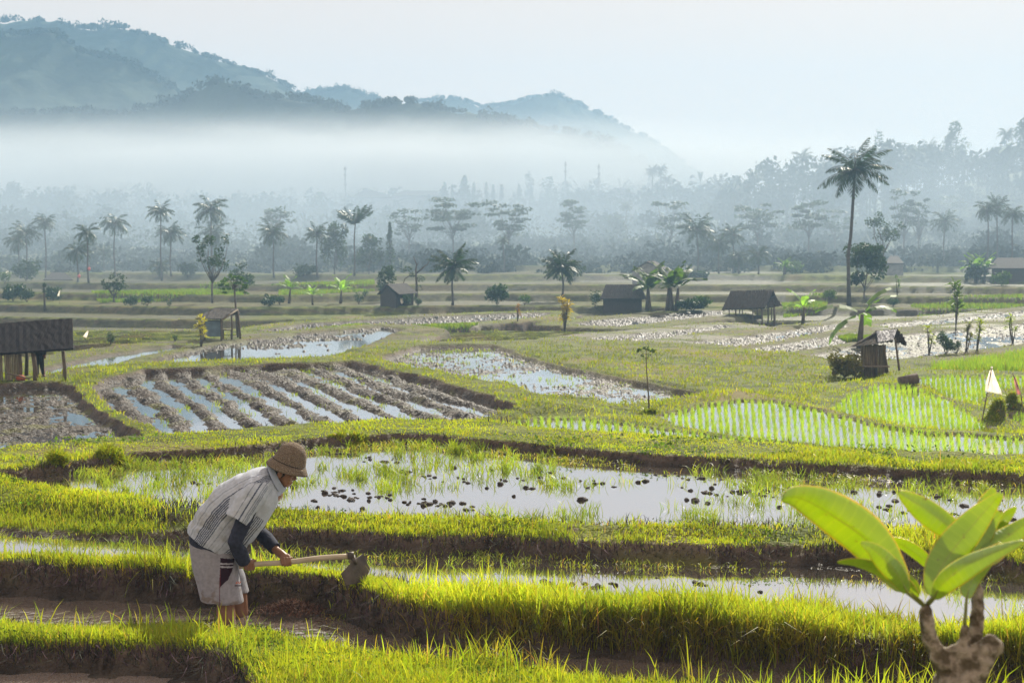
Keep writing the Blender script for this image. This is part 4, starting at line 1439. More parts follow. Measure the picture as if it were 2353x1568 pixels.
# ------------------------------------------------------------------ sheds, houses and field furniture
def roof_slab(a, b, c, d, th, rows=0, name='roof', m=None, parent=None, ragged=0.0, r=None):
    """sheet between ridge a-b and eave d-c, with thickness and shallow tile rows"""
    a, b, c, d = (Vector(p) for p in (a, b, c, d))
    nu, nv = 44, 9
    nrm = (b - a).cross(d - a).normalized()
    if nrm.z < 0: nrm = -nrm
    rr = np.random.default_rng(int(abs(a.x) * 10) + 1)
    V, Fc = [], []
    for side in (1, 0):
        for j in range(nv + 1):
            for i in range(nu + 1):
                s, t = i / nu, j / nv
                p = a.lerp(b, s).lerp(d.lerp(c, s), t)
                w_ = (.004 * (1 if i % 2 else -1) + .005 * rr.normal()) * min(1, th * 12)
                w_ += ragged * (rr.normal() * .5)
                if t == 1: p = p + (d - a).normalized() * rr.uniform(-.3, 1) * ragged * 2
                V.append(p + nrm * ((th if side else 0) + (w_ if side else w_)))
    n1 = (nu + 1) * (nv + 1)
    for j in range(nv):
        for i in range(nu):
            q = j * (nu + 1) + i
            Fc.append((q, q + 1, q + nu + 2, q + nu + 1))
            Fc.append((q + n1, q + n1 + nu + 1, q + n1 + nu + 2, q + n1 + 1))
    ring = [i for i in range(nu + 1)] + [j * (nu + 1) + nu for j in range(1, nv + 1)] + [nv * (nu + 1) + i for i in range(nu - 1, -1, -1)] + [j * (nu + 1) for j in range(nv - 1, 0, -1)]
    for k in range(len(ring)):
        x, y = ring[k], ring[(k + 1) % len(ring)]
        Fc.append((x, x + n1, y + n1, y))
    return mesh_obj(name, V, Fc, m, parent, False)

def wall(a, b, z0, z1, th, name, m, parent, slats=0):
    a, b = Vector(a), Vector(b)
    mb = MB()
    d = (b - a); d.z = 0
    L = d.length; d.normalize()
    ang = math.atan2(d.y, d.x)
    rot = Matrix.Rotation(ang, 3, 'Z')
    if slats:
        rr = np.random.default_rng(slats)
        for k in range(slats):
            if rr.random() < .07: continue
            w_ = L / slats
            c = a + d * (k + .5) * w_
            h0, h1 = z0 + rr.uniform(-.02, .02), z1 + rr.uniform(-.03, .03)
            mb.box((c.x, c.y + rr.uniform(-.01, .01), (h0 + h1) / 2), (w_ * rr.uniform(.7, .96), th, h1 - h0), rot)
    else:
        c = (a + b) / 2
        mb.box((c.x, c.y, (z0 + z1) / 2), (L, th, z1 - z0), rot)
    return mb.build(name, m, parent)

def post(p, q, r, parent, m=None):
    mb = MB()
    p, q = Vector(p), Vector(q)
    p.z = min(p.z, gz(p.x, p.y)) - .1
    mb.tube([p, p.lerp(q, .5) + Vector((r * .4, 0, 0)), q], [r * 1.1, r, r * .95], 8)
    return mb.build('post', m or M['timber'], parent, True)

M['tiles'] = mat('dark_roof_tiles', (.03, .026, .028), .9, spec=.12, scale=5, bump=.3, stretch=(5, .5, .5), col2=(.014, .013, .016))
M['roof_grey'] = mat('weathered_grey_roof', (.09, .082, .078), .85, scale=4, bump=.5, stretch=(5, .6, .6))
M['tarp'] = mat('blue_grey_tarpaulin', (.13, .19, .23), .6, spec=.4, scale=2.5, bump=.3, col2=(.09, .12, .15))
M['planks'] = mat('dark_planks', (.09, .075, .065), .9, scale=8, bump=.3, stretch=(5, 5, .4))

# -- long dark shed at the left edge
fb = foot(148, 868)
Y = fb.y
A = lambda u, v, dy=0: at_depth(u, v, Y + dy)
s1 = thing('field_shed', 'long dark-roofed open shed with bamboo slat wall at the left edge', 'shed', (fb.x - 2.5, Y + 1, gz(fb.x - 2.5, Y + 1)))
ra, rb, ec, ed = A(-190, 760, .9), A(167, 735, .9), A(169, 804, -.7), A(-190, 828, -.7)
roof_slab(ra, rb, ec, ed, .07, name='roof', m=M['tiles'], parent=s1)
for u0, v0, u1, dy in ((148, 869, 145, -.45), (81, 870, 76, -.45), (46, 873, 46, -.4), (-60, 873, -60, -.4), (-60, 862, -60, .8), (60, 862, 60, .8)):
    t = A(u1, (806 if dy < 0 else 775) - (u1 - 145) * .07, dy)
    post(A(u0, v0, dy), t, .055 if u0 != 81 else .07, s1)
wz = gz(A(20, 870).x, Y - .35)
wall(A(-185, 870, -.35), A(46, 870, -.35), wz - .05, A(20, 815, -.35).z + .12, .02, 'slat_wall', M['bamboo'], s1, slats=66)
pb = MB(); pb.tube([A(16, 857, -.75), A(44, 863, -.75), A(68, 871, -.8)], .022, 6)
tag(pb.build('leaning_pole', M['timber'], None, True, origin=A(44, 863, -.75)), 'thin pole leaning against the bamboo slat wall of the left shed', 'pole')
sk = MB(); sk.ball((0, 0, 0), (.14, .1, .09), 12, 8, .12, random)
o = sk.build('sack', mat('orange_sack', (.5, .12, .05), .8, scale=9), None, True, origin=(0, 0, 0))
p = A(48, 871, -.6); o.location = (p.x, p.y, gz(p.x, p.y) + .07)
tag(o, 'small orange sack on the ground by the left shed posts', 'sack')
# person standing in the shed, dark clothes
def small_person(base, H, label, cloth, yaw=0):
    t = thing('person', label, 'person', base)
    mb = MB()
    def q(x, y, z): return Vector(base) + Vector((x * math.cos(yaw) - y * math.sin(yaw), x * math.sin(yaw) + y * math.cos(yaw), z)) * (H / 1.62)
    for s in (-1, 1):
        mb.tube([q(.09 * s, 0, .88), q(.10 * s, .02, .47), q(.13 * s + .03, -.03, .05)], [.085, .062, .042], 10)
        mb.tube([q(.13 * s + .03, -.0, .04), q(.13 * s + .05, -.14, .03)], [.04, .032], 8)
        mb.tube([q(.18 * s, 0, 1.33), q(.24 * s, .03, 1.08), q(.2 * s, -.1, .86)], [.052, .043, .03], 9)
        mb.tube([q(.2 * s, -.1, .86), q(.195 * s, -.125, .79), q(.19 * s, -.13, .73)], [.03, .034, .02], 8)
        for k in range(4):
            mb.tube([q(.19 * s + (k - 1.5) * .016, -.13, .77), q(.185 * s + (k - 1.5) * .018, -.135, .70)], [.009, .007], 5)
        mb.tube([q(.18 * s, -.14, .82), q(.16 * s, -.17, .77)], [.011, .008], 5)
    mb.tube([q(0, 0, .84), q(0, .01, 1.05), q(0, .01, 1.25), q(0, 0, 1.36)], [.15, .145, .17, .12], 12, flat=.68)
    mb.tube([q(0, 0, 1.34), q(0, -.02, 1.45)], [.06, .055], 10)
    mb.ball(q(0, -.02, 1.52), (.075, .09, .11), 12, 9)
    mb.ball(q(0, -.115, 1.51), (.015, .02, .018), 6, 5)
    for s in (-1, 1): mb.ball(q(.08 * s, -.01, 1.51), (.012, .018, .028), 6, 5)
    V, Fc, N = fuse(mb, .016 * H / 1.6, 3)
    mesh_obj('body', V, Fc, M['skin'], t, True)
    cz = (V[:, 2] - base[2]) / (H / 1.62)
    rad = np.hypot(V[:, 0] - base[0], V[:, 1] - base[1]) / (H / 1.62)
    keep = (cz > .10) & (cz < 1.39) & ~((cz < .86) & (rad > .17))
    mp_ = -np.ones(len(V), int); mp_[keep] = np.arange(keep.sum())
    fs = [tuple(mp_[i] for i in f) for f in Fc if all(keep[i] for i in f)]
    mesh_obj('clothes', (V + N * .012)[keep], fs, cloth, t, True)
    hb = MB(); hb.ball(q(0, .0, 1.555), (.082, .09, .085), 12, 9)
    hb.build('hair', M['hair'], t, True)
    return t
pz = A(91, 866, .55)
small_person((pz.x, pz.y, pz.z), 1.26, 'person in dark clothes standing behind a post under the left shed roof', mat('dark_cloth', (.03, .03, .04), .9, scale=20), yaw=.5)

# -- lean shed with blue-grey tarpaulin wall
fb = foot(508, 781); Y = fb.y
s2 = thing('field_shed', 'small lopsided shed with a blue tarpaulin wall and open right bay', 'shed', fb)
roof_slab(A(493, 708.6, .9), A(545, 710, .9), A(509, 734, -.5), A(449, 733, -.5), .06, name='roof', m=M['roof_grey'], parent=s2, ragged=.02)
roof_slab(A(493, 708.8, .95), A(545, 710.2, .95), A(551, 722, 2.1), A(476, 726, 2.1), .06, name='rear_roof', m=M['roof_grey'], parent=s2)
mb = MB(); mb.tube([A(509, 735, -.52), A(546, 711, .88)], .05, 6); mb.build('gable_beam', M['bamboo'], s2, True)
for u0, v0, u1, v1, dy in ((508, 783, 508, 733, -.4), (532, 778, 532, 722, .4), (552, 777, 546, 713, .9), (470, 772, 470, 735, -.3), (470, 768, 470, 730, 1.7), (546, 768, 546, 722, 1.9)):
    post(A(u0, v0, dy), A(u1, v1, dy), .05, s2)
z0 = gz(fb.x, Y) + .22
wall(A(468, 770, -.32), A(507, 770, -.32), z0, A(490, 737, -.32).z, .03, 'tarpaulin_wall', M['tarp'], s2)
wall(A(470, 770, 1.6), A(512, 770, 1.6), z0, A(490, 735, 1.6).z, .03, 'rear_wall', M['planks'], s2)
bb = MB()
c = A(522, 757.5, .5); bb.box(c, (.55, .35, .04))
for dx in (-.23, .23):
    for dy_ in (-.12, .12):
        g_ = gz(c.x + dx, c.y + dy_); bb.box((c.x + dx, c.y + dy_, (c.z + g_) / 2 - .03), (.04, .04, c.z - g_))
tag(bb.build('bench', M['timber'], None, origin=(c.x, c.y, gz(c.x, c.y))), 'small wooden bench in the open bay of the tarpaulin shed', 'bench')

# -- gabled timber hut
fb = foot(892, 707); Y = fb.y
s3 = thing('timber_hut', 'dark gabled timber hut below the dead tree', 'hut', fb)
zg = gz(fb.x, Y)
gl, ga, gr_ = A(866, 677, -.2), A(888, 654, -.2), A(916, 677, -.2)
bk = Vector((1.6, 2.6, 0))
roof_slab(ga, ga + bk, gr_ + bk, gr_, .06, name='roof', m=M['roof_grey'], parent=s3)
roof_slab(ga + Vector((-.01, 0, .012)), ga + bk + Vector((-.01, 0, .012)), gl + bk, gl, .06, name='left_roof', m=M['roof_grey'], parent=s3)
w0, w1 = A(874, 706, 0), A(909, 706, 0)
fm = MB()
ap = A(888.5, 657, 0)
e0, e1 = A(874, 676, 0), A(909, 676, 0)
fm.add([(w0.x, Y, zg - .1), (w1.x, Y, zg - .1), (e1.x, Y, e1.z), (ap.x, Y, ap.z), (e0.x, Y, e0.z)] + [(w0.x, Y + .05, zg - .1), (w1.x, Y + .05, zg - .1), (e1.x, Y + .05, e1.z), (ap.x, Y + .05, ap.z), (e0.x, Y + .05, e0.z)],
       [(0, 1, 2, 3, 4), (9, 8, 7, 6, 5)] + [(i, i + 5, (i + 1) % 5 + 5, (i + 1) % 5) for i in range(5)])
fm.build('gable_wall', M['planks'], s3)
bw = Vector((1.45, 2.4, 0))
wall((w1.x + .02, Y + .06, 0), (w1.x + bw.x, Y + bw.y, 0), zg - .1, e1.z, .05, 'side_wall', M['planks'], s3)
wall((w0.x, Y + .06, 0), (w0.x + bw.x, Y + bw.y, 0), zg - .1, e0.z, .05, 'far_wall', M['planks'], s3)
mb = MB(); c = A(923, 690, .35)
mb.add([c + Vector((-.14, 0, .2)), c + Vector((.1, .1, .22)), c + Vector((.14, .08, -.22)), c + Vector((-.02, -.05, -.3)), c + Vector((-.12, -.02, -.1))], [(0, 1, 2, 3, 4)])
o = mb.build('hanging_cloth', M['cloth_white'], None, origin=c); o.modifiers.new('t', 'SOLIDIFY').thickness = .01
tag(o, 'pale cloth hung on the side of the gabled timber hut', 'cloth')

# -- long low hut beside the banana clump
fb = foot(1430, 715); Y = fb.y
s4 = thing('timber_hut', 'low brown-roofed hut left of the big banana clump', 'hut', fb)
zg = gz(fb.x, Y)
roof_slab(A(1391, 655, 1.2), A(1471, 655, 1.2), A(1485, 687, -.5), A(1379, 687, -.5), .09, name='roof', m=M['roof_grey'], parent=s4, ragged=.015)
roof_slab(A(1391, 655.4, 1.25), A(1471, 655.4, 1.25), A(1482, 680, 3.0), A(1382, 680, 3.0), .09, name='rear_roof', m=M['roof_grey'], parent=s4)
zt = A(1430, 685, -.1).z
for n_, a_, b_ in (('front_wall', A(1386, 700, -.1), A(1474, 700, -.1)), ('end_wall', A(1386, 700, .0), A(1388, 700, 2.6)), ('end_wall', A(1472, 700, .0), A(1470, 700, 2.6)), ('rear_wall', A(1389, 700, 2.65), A(1469, 700, 2.65))):
    wall(a_, b_, zg - .3, zt, .06, n_, M['planks'], s4)

# -- pale plastered house
Y = 158
fb = Vector(((1490 - 1176) / F * Y, Y, 0)); fb.z = gz(fb.x, Y)
s5 = thing('plaster_house', 'pale grey gabled house behind the banana clump', 'house', fb)
roof_slab(A(1486, 602, 0), A(1503, 601, 3), A(1538, 618, 3), A(1530, 622, 0), .1, name='roof', m=M['roof_grey'], parent=s5)
roof_slab(A(1486, 601.7, 0), A(1503, 600.7, 3), A(1466, 622, 3), A(1449, 625, 0), .1, name='left_roof', m=M['roof_grey'], parent=s5)
fm = MB()
p5 = [A(1453, 660, .15), A(1528, 660, .15), A(1528, 622, .15), A(1486, 604, .15), A(1453, 623.5, .15)]
for p_ in p5[:2]: p_.z = fb.z - .4
fm.add(p5 + [p_ + Vector((0, .12, 0)) for p_ in p5], [(0, 1, 2, 3, 4), (9, 8, 7, 6, 5)] + [(i, i + 5, (i + 1) % 5 + 5, (i + 1) % 5) for i in range(5)])
fm.build('gable_wall', M['plaster'], s5)
wall(A(1453, 650, .3), A(1468, 650, 2.9), fb.z - .4, A(1453, 624, .15).z, .1, 'side_wall', M['plaster'], s5)
wall(A(1528, 650, .3), A(1534, 650, 2.9), fb.z - .4, A(1528, 623, .15).z, .1, 'side_wall', M['plaster'], s5)

# -- thatched shelter on stilts
fb = foot(1720, 742); Y = fb.y
s6 = thing('stilt_shelter', 'open thatched shelter standing on many wooden posts', 'shelter', fb)
zg = gz(fb.x, Y)
roof_slab(A(1678, 671, 1.4), A(1777, 668, 1.4), A(1757, 709, -.5), A(1658, 712, -.5), .14, name='roof', m=M['thatch'], parent=s6, ragged=.035)
roof_slab(A(1678, 671.3, 1.45), A(1777, 668.3, 1.45), A(1790, 700, 3.2), A(1680, 702, 3.2), .14, name='rear_roof', m=M['thatch'], parent=s6, ragged=.03)
roof_slab(A(1768, 684, .9), A(1778, 680, 1.8), A(1794, 702, 2.0), A(1760, 707, -.2), .1, name='side_roof', m=M['thatch'], parent=s6, ragged=.05)
for u, dy, r_ in ((1674.6, -.3, .045), (1689.6, .2, .06), (1698.5, 2.6, .05), (1704.7, .5, .045), (1729, -.2, .05), (1739, 2.6, .05), (1750, -.3, .07), (1764, 1.4, .06), (1778, .6, .10), (1690, 2.9, .05), (1772, 2.9, .05)):
    post(A(u, 742, dy), A(u, 706 if dy < 2 else 702, dy), r_, s6)
wall(A(1689, 730, .35), A(1749, 730, .35), A(1700, 733, .35).z, A(1700, 724, .35).z, .06, 'low_wall', M['planks'], s6)

# -- crooked bamboo hut with thatch and sagging sheet
fb = foot(2005, 864); Y = fb.y
s7 = thing('bamboo_hut', 'crooked little bamboo hut with ragged thatch and a sagging grey sheet', 'hut', fb)
zg = gz(fb.x, Y)
roof_slab(A(2013, 761, .5), A(2044, 763, .9), A(2014, 790, -.5), A(1952, 796, -.5), .07, name='roof', m=M['thatch'], parent=s7, ragged=.04)
roof_slab(A(2013, 762, .4), A(2060, 757, .6), A(2052, 781, -.35), A(2016, 787, -.45), .03, name='sagging_sheet', m=mat('grey_sheet', (.25, .25, .28), .6, scale=3, bump=.3), parent=s7, ragged=.02)
roof_slab(A(2044, 760, .6), A(2061, 757.5, .9), A(2080, 790, .5), A(2058, 784, -.1), .05, name='frayed_thatch', m=M['thatch'], parent=s7, ragged=.07)
roof_slab(A(2013, 763, .55), A(2060, 759, .75), A(2050, 785, 1.7), A(1985, 790, 1.6), .06, name='rear_roof', m=M['thatch'], parent=s7, ragged=.03)
wall(A(1976, 860, -.25), A(2012, 860, -.25), zg - .05, A(1994, 789, -.25).z, .03, 'front_wall', M['bamboo'], s7, slats=17)
wall(A(1977, 860, -.2), A(1984, 860, 1.3), zg - .05, A(1994, 791, -.25).z, .03, 'end_wall', M['bamboo'], s7, slats=14)
wall(A(1984, 860, 1.35), A(2034, 860, 1.3), zg - .05, A(1994, 792, 1.3).z, .03, 'rear_wall', M['bamboo'], s7, slats=20)
post(A(2071.5, 861, -.1), A(2056, 778, -.1), .04, s7)
post(A(2042, 863, -.3), A(2029.5, 793, -.3), .03, s7)
post(A(2036, 863, -.2), A(2031, 795, .0), .035, s7)
post(A(2012.5, 864, -.28), A(2012.5, 788, -.28), .04, s7)
mb = MB(); c = A(2010, 841, -.55); mb.box(c, (.95, .35, .035)); mb.build('shelf', M['bamboo'], s7)

# -- dark house at the right edge, and hazy houses
Y = 163
fb = Vector(((2330 - 1176) / F * Y, Y, 0)); fb.z = gz(fb.x, Y)
s8 = thing('village_house', 'long dark house half hidden by bananas at the right edge', 'house', fb)
roof_slab(A(2290, 594, 2.2), A(2460, 594, 2.2), A(2470, 618, -.6), A(2270, 618, -.6), .12, name='roof', m=M['roof_grey'], parent=s8)
roof_slab(A(2290, 594.4, 2.25), A(2460, 594.4, 2.25), A(2470, 612, 4.6), A(2270, 612, 4.6), .12, name='rear_roof', m=M['roof_grey'], parent=s8)
wall(A(2278, 640, 0), A(2460, 640, 0), fb.z - .5, A(2300, 616, 0).z, .12, 'front_wall', M['planks'], s8)
wall(A(2279, 640, .15), A(2282, 640, 4), fb.z - .5, A(2300, 616, 0).z, .12, 'end_wall', M['planks'], s8)
def house(label, Y, ua, va, ul, ur, ve, name='village_house', m=None, long=None, vb=None):
    x = (ua - 1176) / F * Y
    b0 = Vector((x, Y, gz(x, Y)))
    t = thing(name, label, 'house', b0)
    B = lambda u, v, dy=0: at_depth(u, v, Y + dy)
    a0, a1 = (ua, ua) if long is None else long
    dp = 5.0
    roof_slab(B(a0, va, dp / 2), B(a1, va, dp / 2), B(ur, ve, -.4), B(ul, ve, -.4), .15, name='roof', m=M['roof_grey'], parent=t)
    roof_slab(B(a0, va + .2, dp / 2 + .1), B(a1, va + .2, dp / 2 + .1), B(ur, ve - .5, dp + .4), B(ul, ve - .5, dp + .4), .15, name='rear_roof', m=M['roof_grey'], parent=t)
    z1 = B(ua, ve - .8, 0).z
    i_ = (ur - ul) * .06
    wall(B(ul + i_, ve, 0), B(ur - i_, ve, 0), min(b0.z - .5, z1 - 2), z1, .15, 'front_wall', m or M['plaster'], t)
    for u in (ul + i_, ur - i_):
        wall(B(u, ve, .1), B(u, ve, dp), min(b0.z - .5, z1 - 2), z1, .15, 'side_wall', m or M['plaster'], t)
    return t
house('hazy grey-roofed house among the shrubs at the far left', 172, 133, 628, 100, 168, 645, long=(118, 148))
house('faint hip-roofed house behind the tall thin tree on the right', 174, 2054, 590, 2034, 2076, 607, long=(2044, 2062))
house('left and peaked of the two faint temple roofs in the mist', 338, 845, 437, 806, 908, 455, long=(838, 852), name='temple_building')
house('long low right one of the two faint temple roofs in the mist', 338, 960, 439, 900, 1012, 451, long=(925, 1003), name='temple_building')
house('faint wide roof in the haze left of the skyline palms', 330, 1420, 433, 1392, 1462, 447, long=(1410, 1432))
# -- masts
for u, vt, lab in ((795, 380, 'left and tallest of the three thin radio masts above the mist'), (1298, 370, 'middle one of the three thin radio masts, right of the dome-shaped tree'), (1374, 376, 'faintest and shortest radio mast, left of the skyline palms')):
    Y = 336
    x = (u - 1176) / F * Y
    t = thing('radio_mast', lab, 'mast', (x, Y, gz(x, Y)))
    z1 = at_depth(u, vt, Y).z
    mb = MB()
    mb.tube([(x, Y, gz(x, Y)), (x, Y, z1)], [.24, .13], 6)
    mb.build('pole', M['steel'], t)
    mb = MB()
    for k in (.72, .86, .95):
        z_ = gz(x, Y) + (z1 - gz(x, Y)) * k
        mb.box((x, Y, z_), (.8 - .4 * (k - .7), .3, .4))
    mb.build('antenna', M['steel'], t)

# -- flags
def flag(name, label, pole, cloth, Y, seed, m, waves=.02, tip=True):
    b0 = at_depth(*pole[0], Y)
    t = thing(name, label, 'flag', b0)
    mb = MB()
    P_ = [at_depth(u, v, Y) for u, v in pole]
    P_[0].z = min(P_[0].z, gz(P_[0].x, Y)) - .05
    mb.tube(P_, [.014] * len(P_), 6)
    mb.build('pole', M['bamboo'], t, True)
    if tip:
        mb = MB(); mb.ball(P_[-1], .03, 8, 6); mb.build('finial', M['cloth_white'], t, True)
    a, b, c, d = (at_depth(u, v, Y) for u, v in cloth)
    n = 12
    V, Fc = [], []
    for j in range(n + 1):
        for i in range(n + 1):
            s_, t_ = i / n, j / n
            p = a.lerp(b, s_).lerp(d.lerp(c, s_), t_)
            p.y += waves * t_ * 3 * math.sin(9 * s_ + seed + 2 * t_) + .02
            V.append(p)
    for j in range(n):
        for i in range(n):
            q_ = j * (n + 1) + i
            Fc.append((q_, q_ + 1, q_ + n + 2, q_ + n + 1))
    o = mesh_obj('cloth', V, Fc, m, t, True)
    o.modifiers.new('t', 'SOLIDIFY').thickness = .004
    return t
Yf = foot(2251, 986).y
flag('field_flag', 'white cloth flag hanging from a thin slanting bamboo pole in the rice', [(2251, 986), (2266, 910), (2278, 844)], [(2274, 850), (2280, 848), (2299, 905), (2264, 899)], Yf, 1, M['cloth_white'], waves=.045)
Yf = foot(2350, 960).y
flag('field_flag', 'narrow faded pink flag drooping beside the grassy bank at the right edge', [(2352, 950), (2345, 905), (2326, 857)], [(2329, 868), (2333, 866), (2345, 905), (2336, 907)], Yf, 2, mat('faded_pink_cloth', (.6, .42, .42), .8, scale=4, trans=(.8, .7, .7)), tip=False)
Yf = foot(200, 792).y
flag('field_flag', 'small white rag fluttering on a stick right of the left shed roof', [(199, 792), (202, 770), (203, 757)], [(203, 757), (204, 762), (198, 776), (190, 773)], Yf, 3, M['cloth_white'], tip=False)
Yf = 168
flag('field_flag', 'bright white banner standing at the far left edge of the treeline', [(17, 642), (17, 630), (17, 618)], [(13.5, 622), (19.5, 622), (20.5, 639), (13.5, 639)], Yf, 4, M['cloth_white'], waves=.05, tip=False)
Yf = 138
flag('field_flag', 'small white pennant on the hedge left of the brown terrace wall', [(137, 690), (137, 676), (137, 667)], [(136, 667), (138, 667), (137, 679), (131, 681)], Yf, 5, M['cloth_white'], tip=False)

# -- shrubs and garden plants: centre u, top row, foot row, width, form
def tuft(name, label, u, vt, vb, wpx, col, heads, group=None, dy=0):
    """dracaena or croton: bare stems carrying heads of strap leaves"""
    b0 = foot(u, vb)
    r = np.random.default_rng(int(u))
    t = thing(name, label, 'shrub', b0, group)
    H = height_to(b0, vt); W = wpx / px(b0.y)
    mb = MB(); Q = []
    for k in range(heads):
        f_ = (k + 1) / heads
        top = b0 + Vector((r.uniform(-.5, .5) * W * .55, r.uniform(-.2, .2) * W, H * (.3 + .62 * f_)))
        mb.tube([b0 + Vector((r.uniform(-.03, .03), 0, -.05)), b0.lerp(top, .5) + Vector((r.uniform(-.04, .04), 0, 0)), top], [.035, .028, .018], 6)
        for j in range(17):
            az = j * 2.4; el = r.uniform(-.3, 1.35)
            L = H * .2 * r.uniform(.7, 1.2)
            d = Vector((math.cos(az) * math.cos(el), math.sin(az) * math.cos(el), math.sin(el)))
            sd_ = d.cross(Vector((.3, .2, 1))).normalized() * L * .11
            base_ = top - Vector((0, 0, r.uniform(0, .1) * H))
            Q.append((base_, base_ + d * L * .5 + sd_, base_ + d * L + Vector((0, 0, -.22 * L)), base_ + d * L * .5 - sd_))
    mb.build('stem', M['bark'], t, True)
    Q = np.array([[tuple(v) for v in q_] for q_ in Q])
    quads_obj('leaves', Q, 4, M['banana'], t, tint=r.uniform(.6, 1.3, (len(Q), 1)) * np.array([col]))
    return t
for a in [
 ('croton_shrub', 'yellow-leaved croton in front of the tarpaulin wall', 462, 722, 796, 34, (2.6, 1.3, .4), 6),
 ('croton_shrub', 'tall column of yellowish leaves on one stem in front of the stout palm', 1297, 676, 764, 30, (2.2, .9, .5), 9),
 ('red_shrub', 'small red-leaved plant on a bank left of the yellowish column', 1189, 697, 738, 18, (1.7, .45, .6), 4),
 ('tuft_plant', 'slim tufted plant on the terraces right of the bushy tree', 2060, 632, 684, 16, (.6, .6, .7), 3),
 ('tuft_plant', 'tall slim plant with two leafy tufts on the right glittering bank', 2195, 640, 760, 24, (.6, .55, .7), 5),
 ('croton_shrub', 'yellow-topped shrub on thin stems by the right glittering water', 2134, 745, 812, 34, (1.9, 1.25, .5), 4),
 ('croton_shrub', 'dark reddish shrub between two yellow-topped ones on the right', 2219, 737, 808, 32, (.9, .5, .7), 5),
 ('croton_shrub', 'yellow-topped shrub just right of the dark reddish one', 2244, 730, 805, 28, (1.8, 1.2, .5), 4),
 ('croton_shrub', 'rightmost yellow-topped shrub by the tall rice plot', 2326, 720, 790, 30, (1.7, 1.2, .5), 4),
 ('tuft_plant', 'tiny tufted sprout on a stem at the far treeline right of centre', 2143, 583, 620, 10, (.6, .6, .7), 2),
]:
    tuft(*a)
BUSH = [
 (30, 655, 692, 62, 900, 'big dark hedge bush at the left edge under the palms'), (62, 662, 694, 36, 600, 'round bush with pale rim right of the big dark hedge bush'),
 (122, 653, 690, 46, 600, 'leafy overgrown mound left of the small white pennant'), (254, 762, 794, 24, 420, 'round dark bush on the bank right of the left shed'),
 (402, 768, 784, 15, 260, 'small dark stump-like bush left of the yellow croton'), (389, 690, 708, 16, 200, 'small dark shrub on bare stems in the left terraces'),
 (300, 678, 702, 40, 420, 'low hedge at the foot of the small open tree'), (338, 680, 704, 34, 380, 'low hedge bush right of the small open tree'),
 (618, 678, 704, 44, 500, 'greyish rounded bush left of the banana plants'), (642, 676, 700, 30, 380, 'darker bush touching the leftmost banana plant'),
 (824, 672, 698, 26, 320, 'bush on the terraces left of the gabled timber hut'), (838, 668, 692, 18, 240, 'small round shrub close to the gabled timber hut'),
 (932, 676, 708, 30, 420, 'bush growing against the side of the gabled timber hut'), (960, 680, 706, 26, 300, 'low bush below the dead tree'),
 (1142, 650, 706, 62, 800, 'glinting banana-like thicket right of the stout palm'), (1205, 676, 700, 34, 300, 'loose yellow-green shrub behind the red-leaved plant'),
 (1590, 684, 716, 90, 900, 'dark low thicket between the banana clump and stilt shelter'), (1368, 668, 712, 34, 380, 'pale green shrub at the left end of the low hut'),
 (1906, 664, 694, 40, 320, 'light yellowish shrub left of the giant palm foot'), (2052, 686, 704, 34, 320, 'dark rounded bush at the slim tufted plant foot'),
 (2172, 764, 814, 44, 700, 'dark pointed bush by the right glittering water'), (2196, 782, 814, 30, 380, 'lower green bush touching the dark pointed one'),
 (1940, 814, 868, 84, 1300, 'heap of dry brush left of the crooked bamboo hut'), (1916, 800, 858, 30, 260, 'thin weedy shrub beyond the dry brush heap'),
    (2240, 600, 650, 60, 700, 'banana thicket in front of the dark house'), (2300, 622, 656, 50, 500, 'bright shrub before the dark house wall'), (10, 622, 655, 30, 400, 'yellow-green bush at the extreme left edge'),
 (1820, 600, 630, 60, 500, 'light green shrubs on the top terrace left of the bushy tree'), (1600, 616, 640, 60, 500, 'dark undergrowth at the foot of the big full palm'), (1320, 610, 636, 56, 420, 'scrub on the top terrace right of centre'),
 (700, 606, 640, 70, 600, 'scrub at the treeline under the dark bushy tree'), (430, 606, 642, 56, 500, 'scrub at the treeline right of the drooping palm'), (60, 598, 646, 70, 800, 'dense scrub under the overlapping palm pair'),
]
for u, vt, vb, wpx, n, lab in BUSH:
    b0 = foot(u, vb)
    dry_ = 'dry brush' in lab
    tin = (4.2, 2.3, 2.4) if dry_ else (1.9, 2.0, .8) if ('grassy' in lab or 'weed' in lab or 'light' in lab or 'bright' in lab or 'yellow' in lab) else (.9, 1, .9)
    W = wpx / px(b0.y)
    tree('bush', lab, 'bush', b0, max(.25, height_to(b0, vt)) * 1.12, W, 'bush', n=n, leaf=max(.03, min(.22, W * .075)), trunk_r=.03, tint=tin)
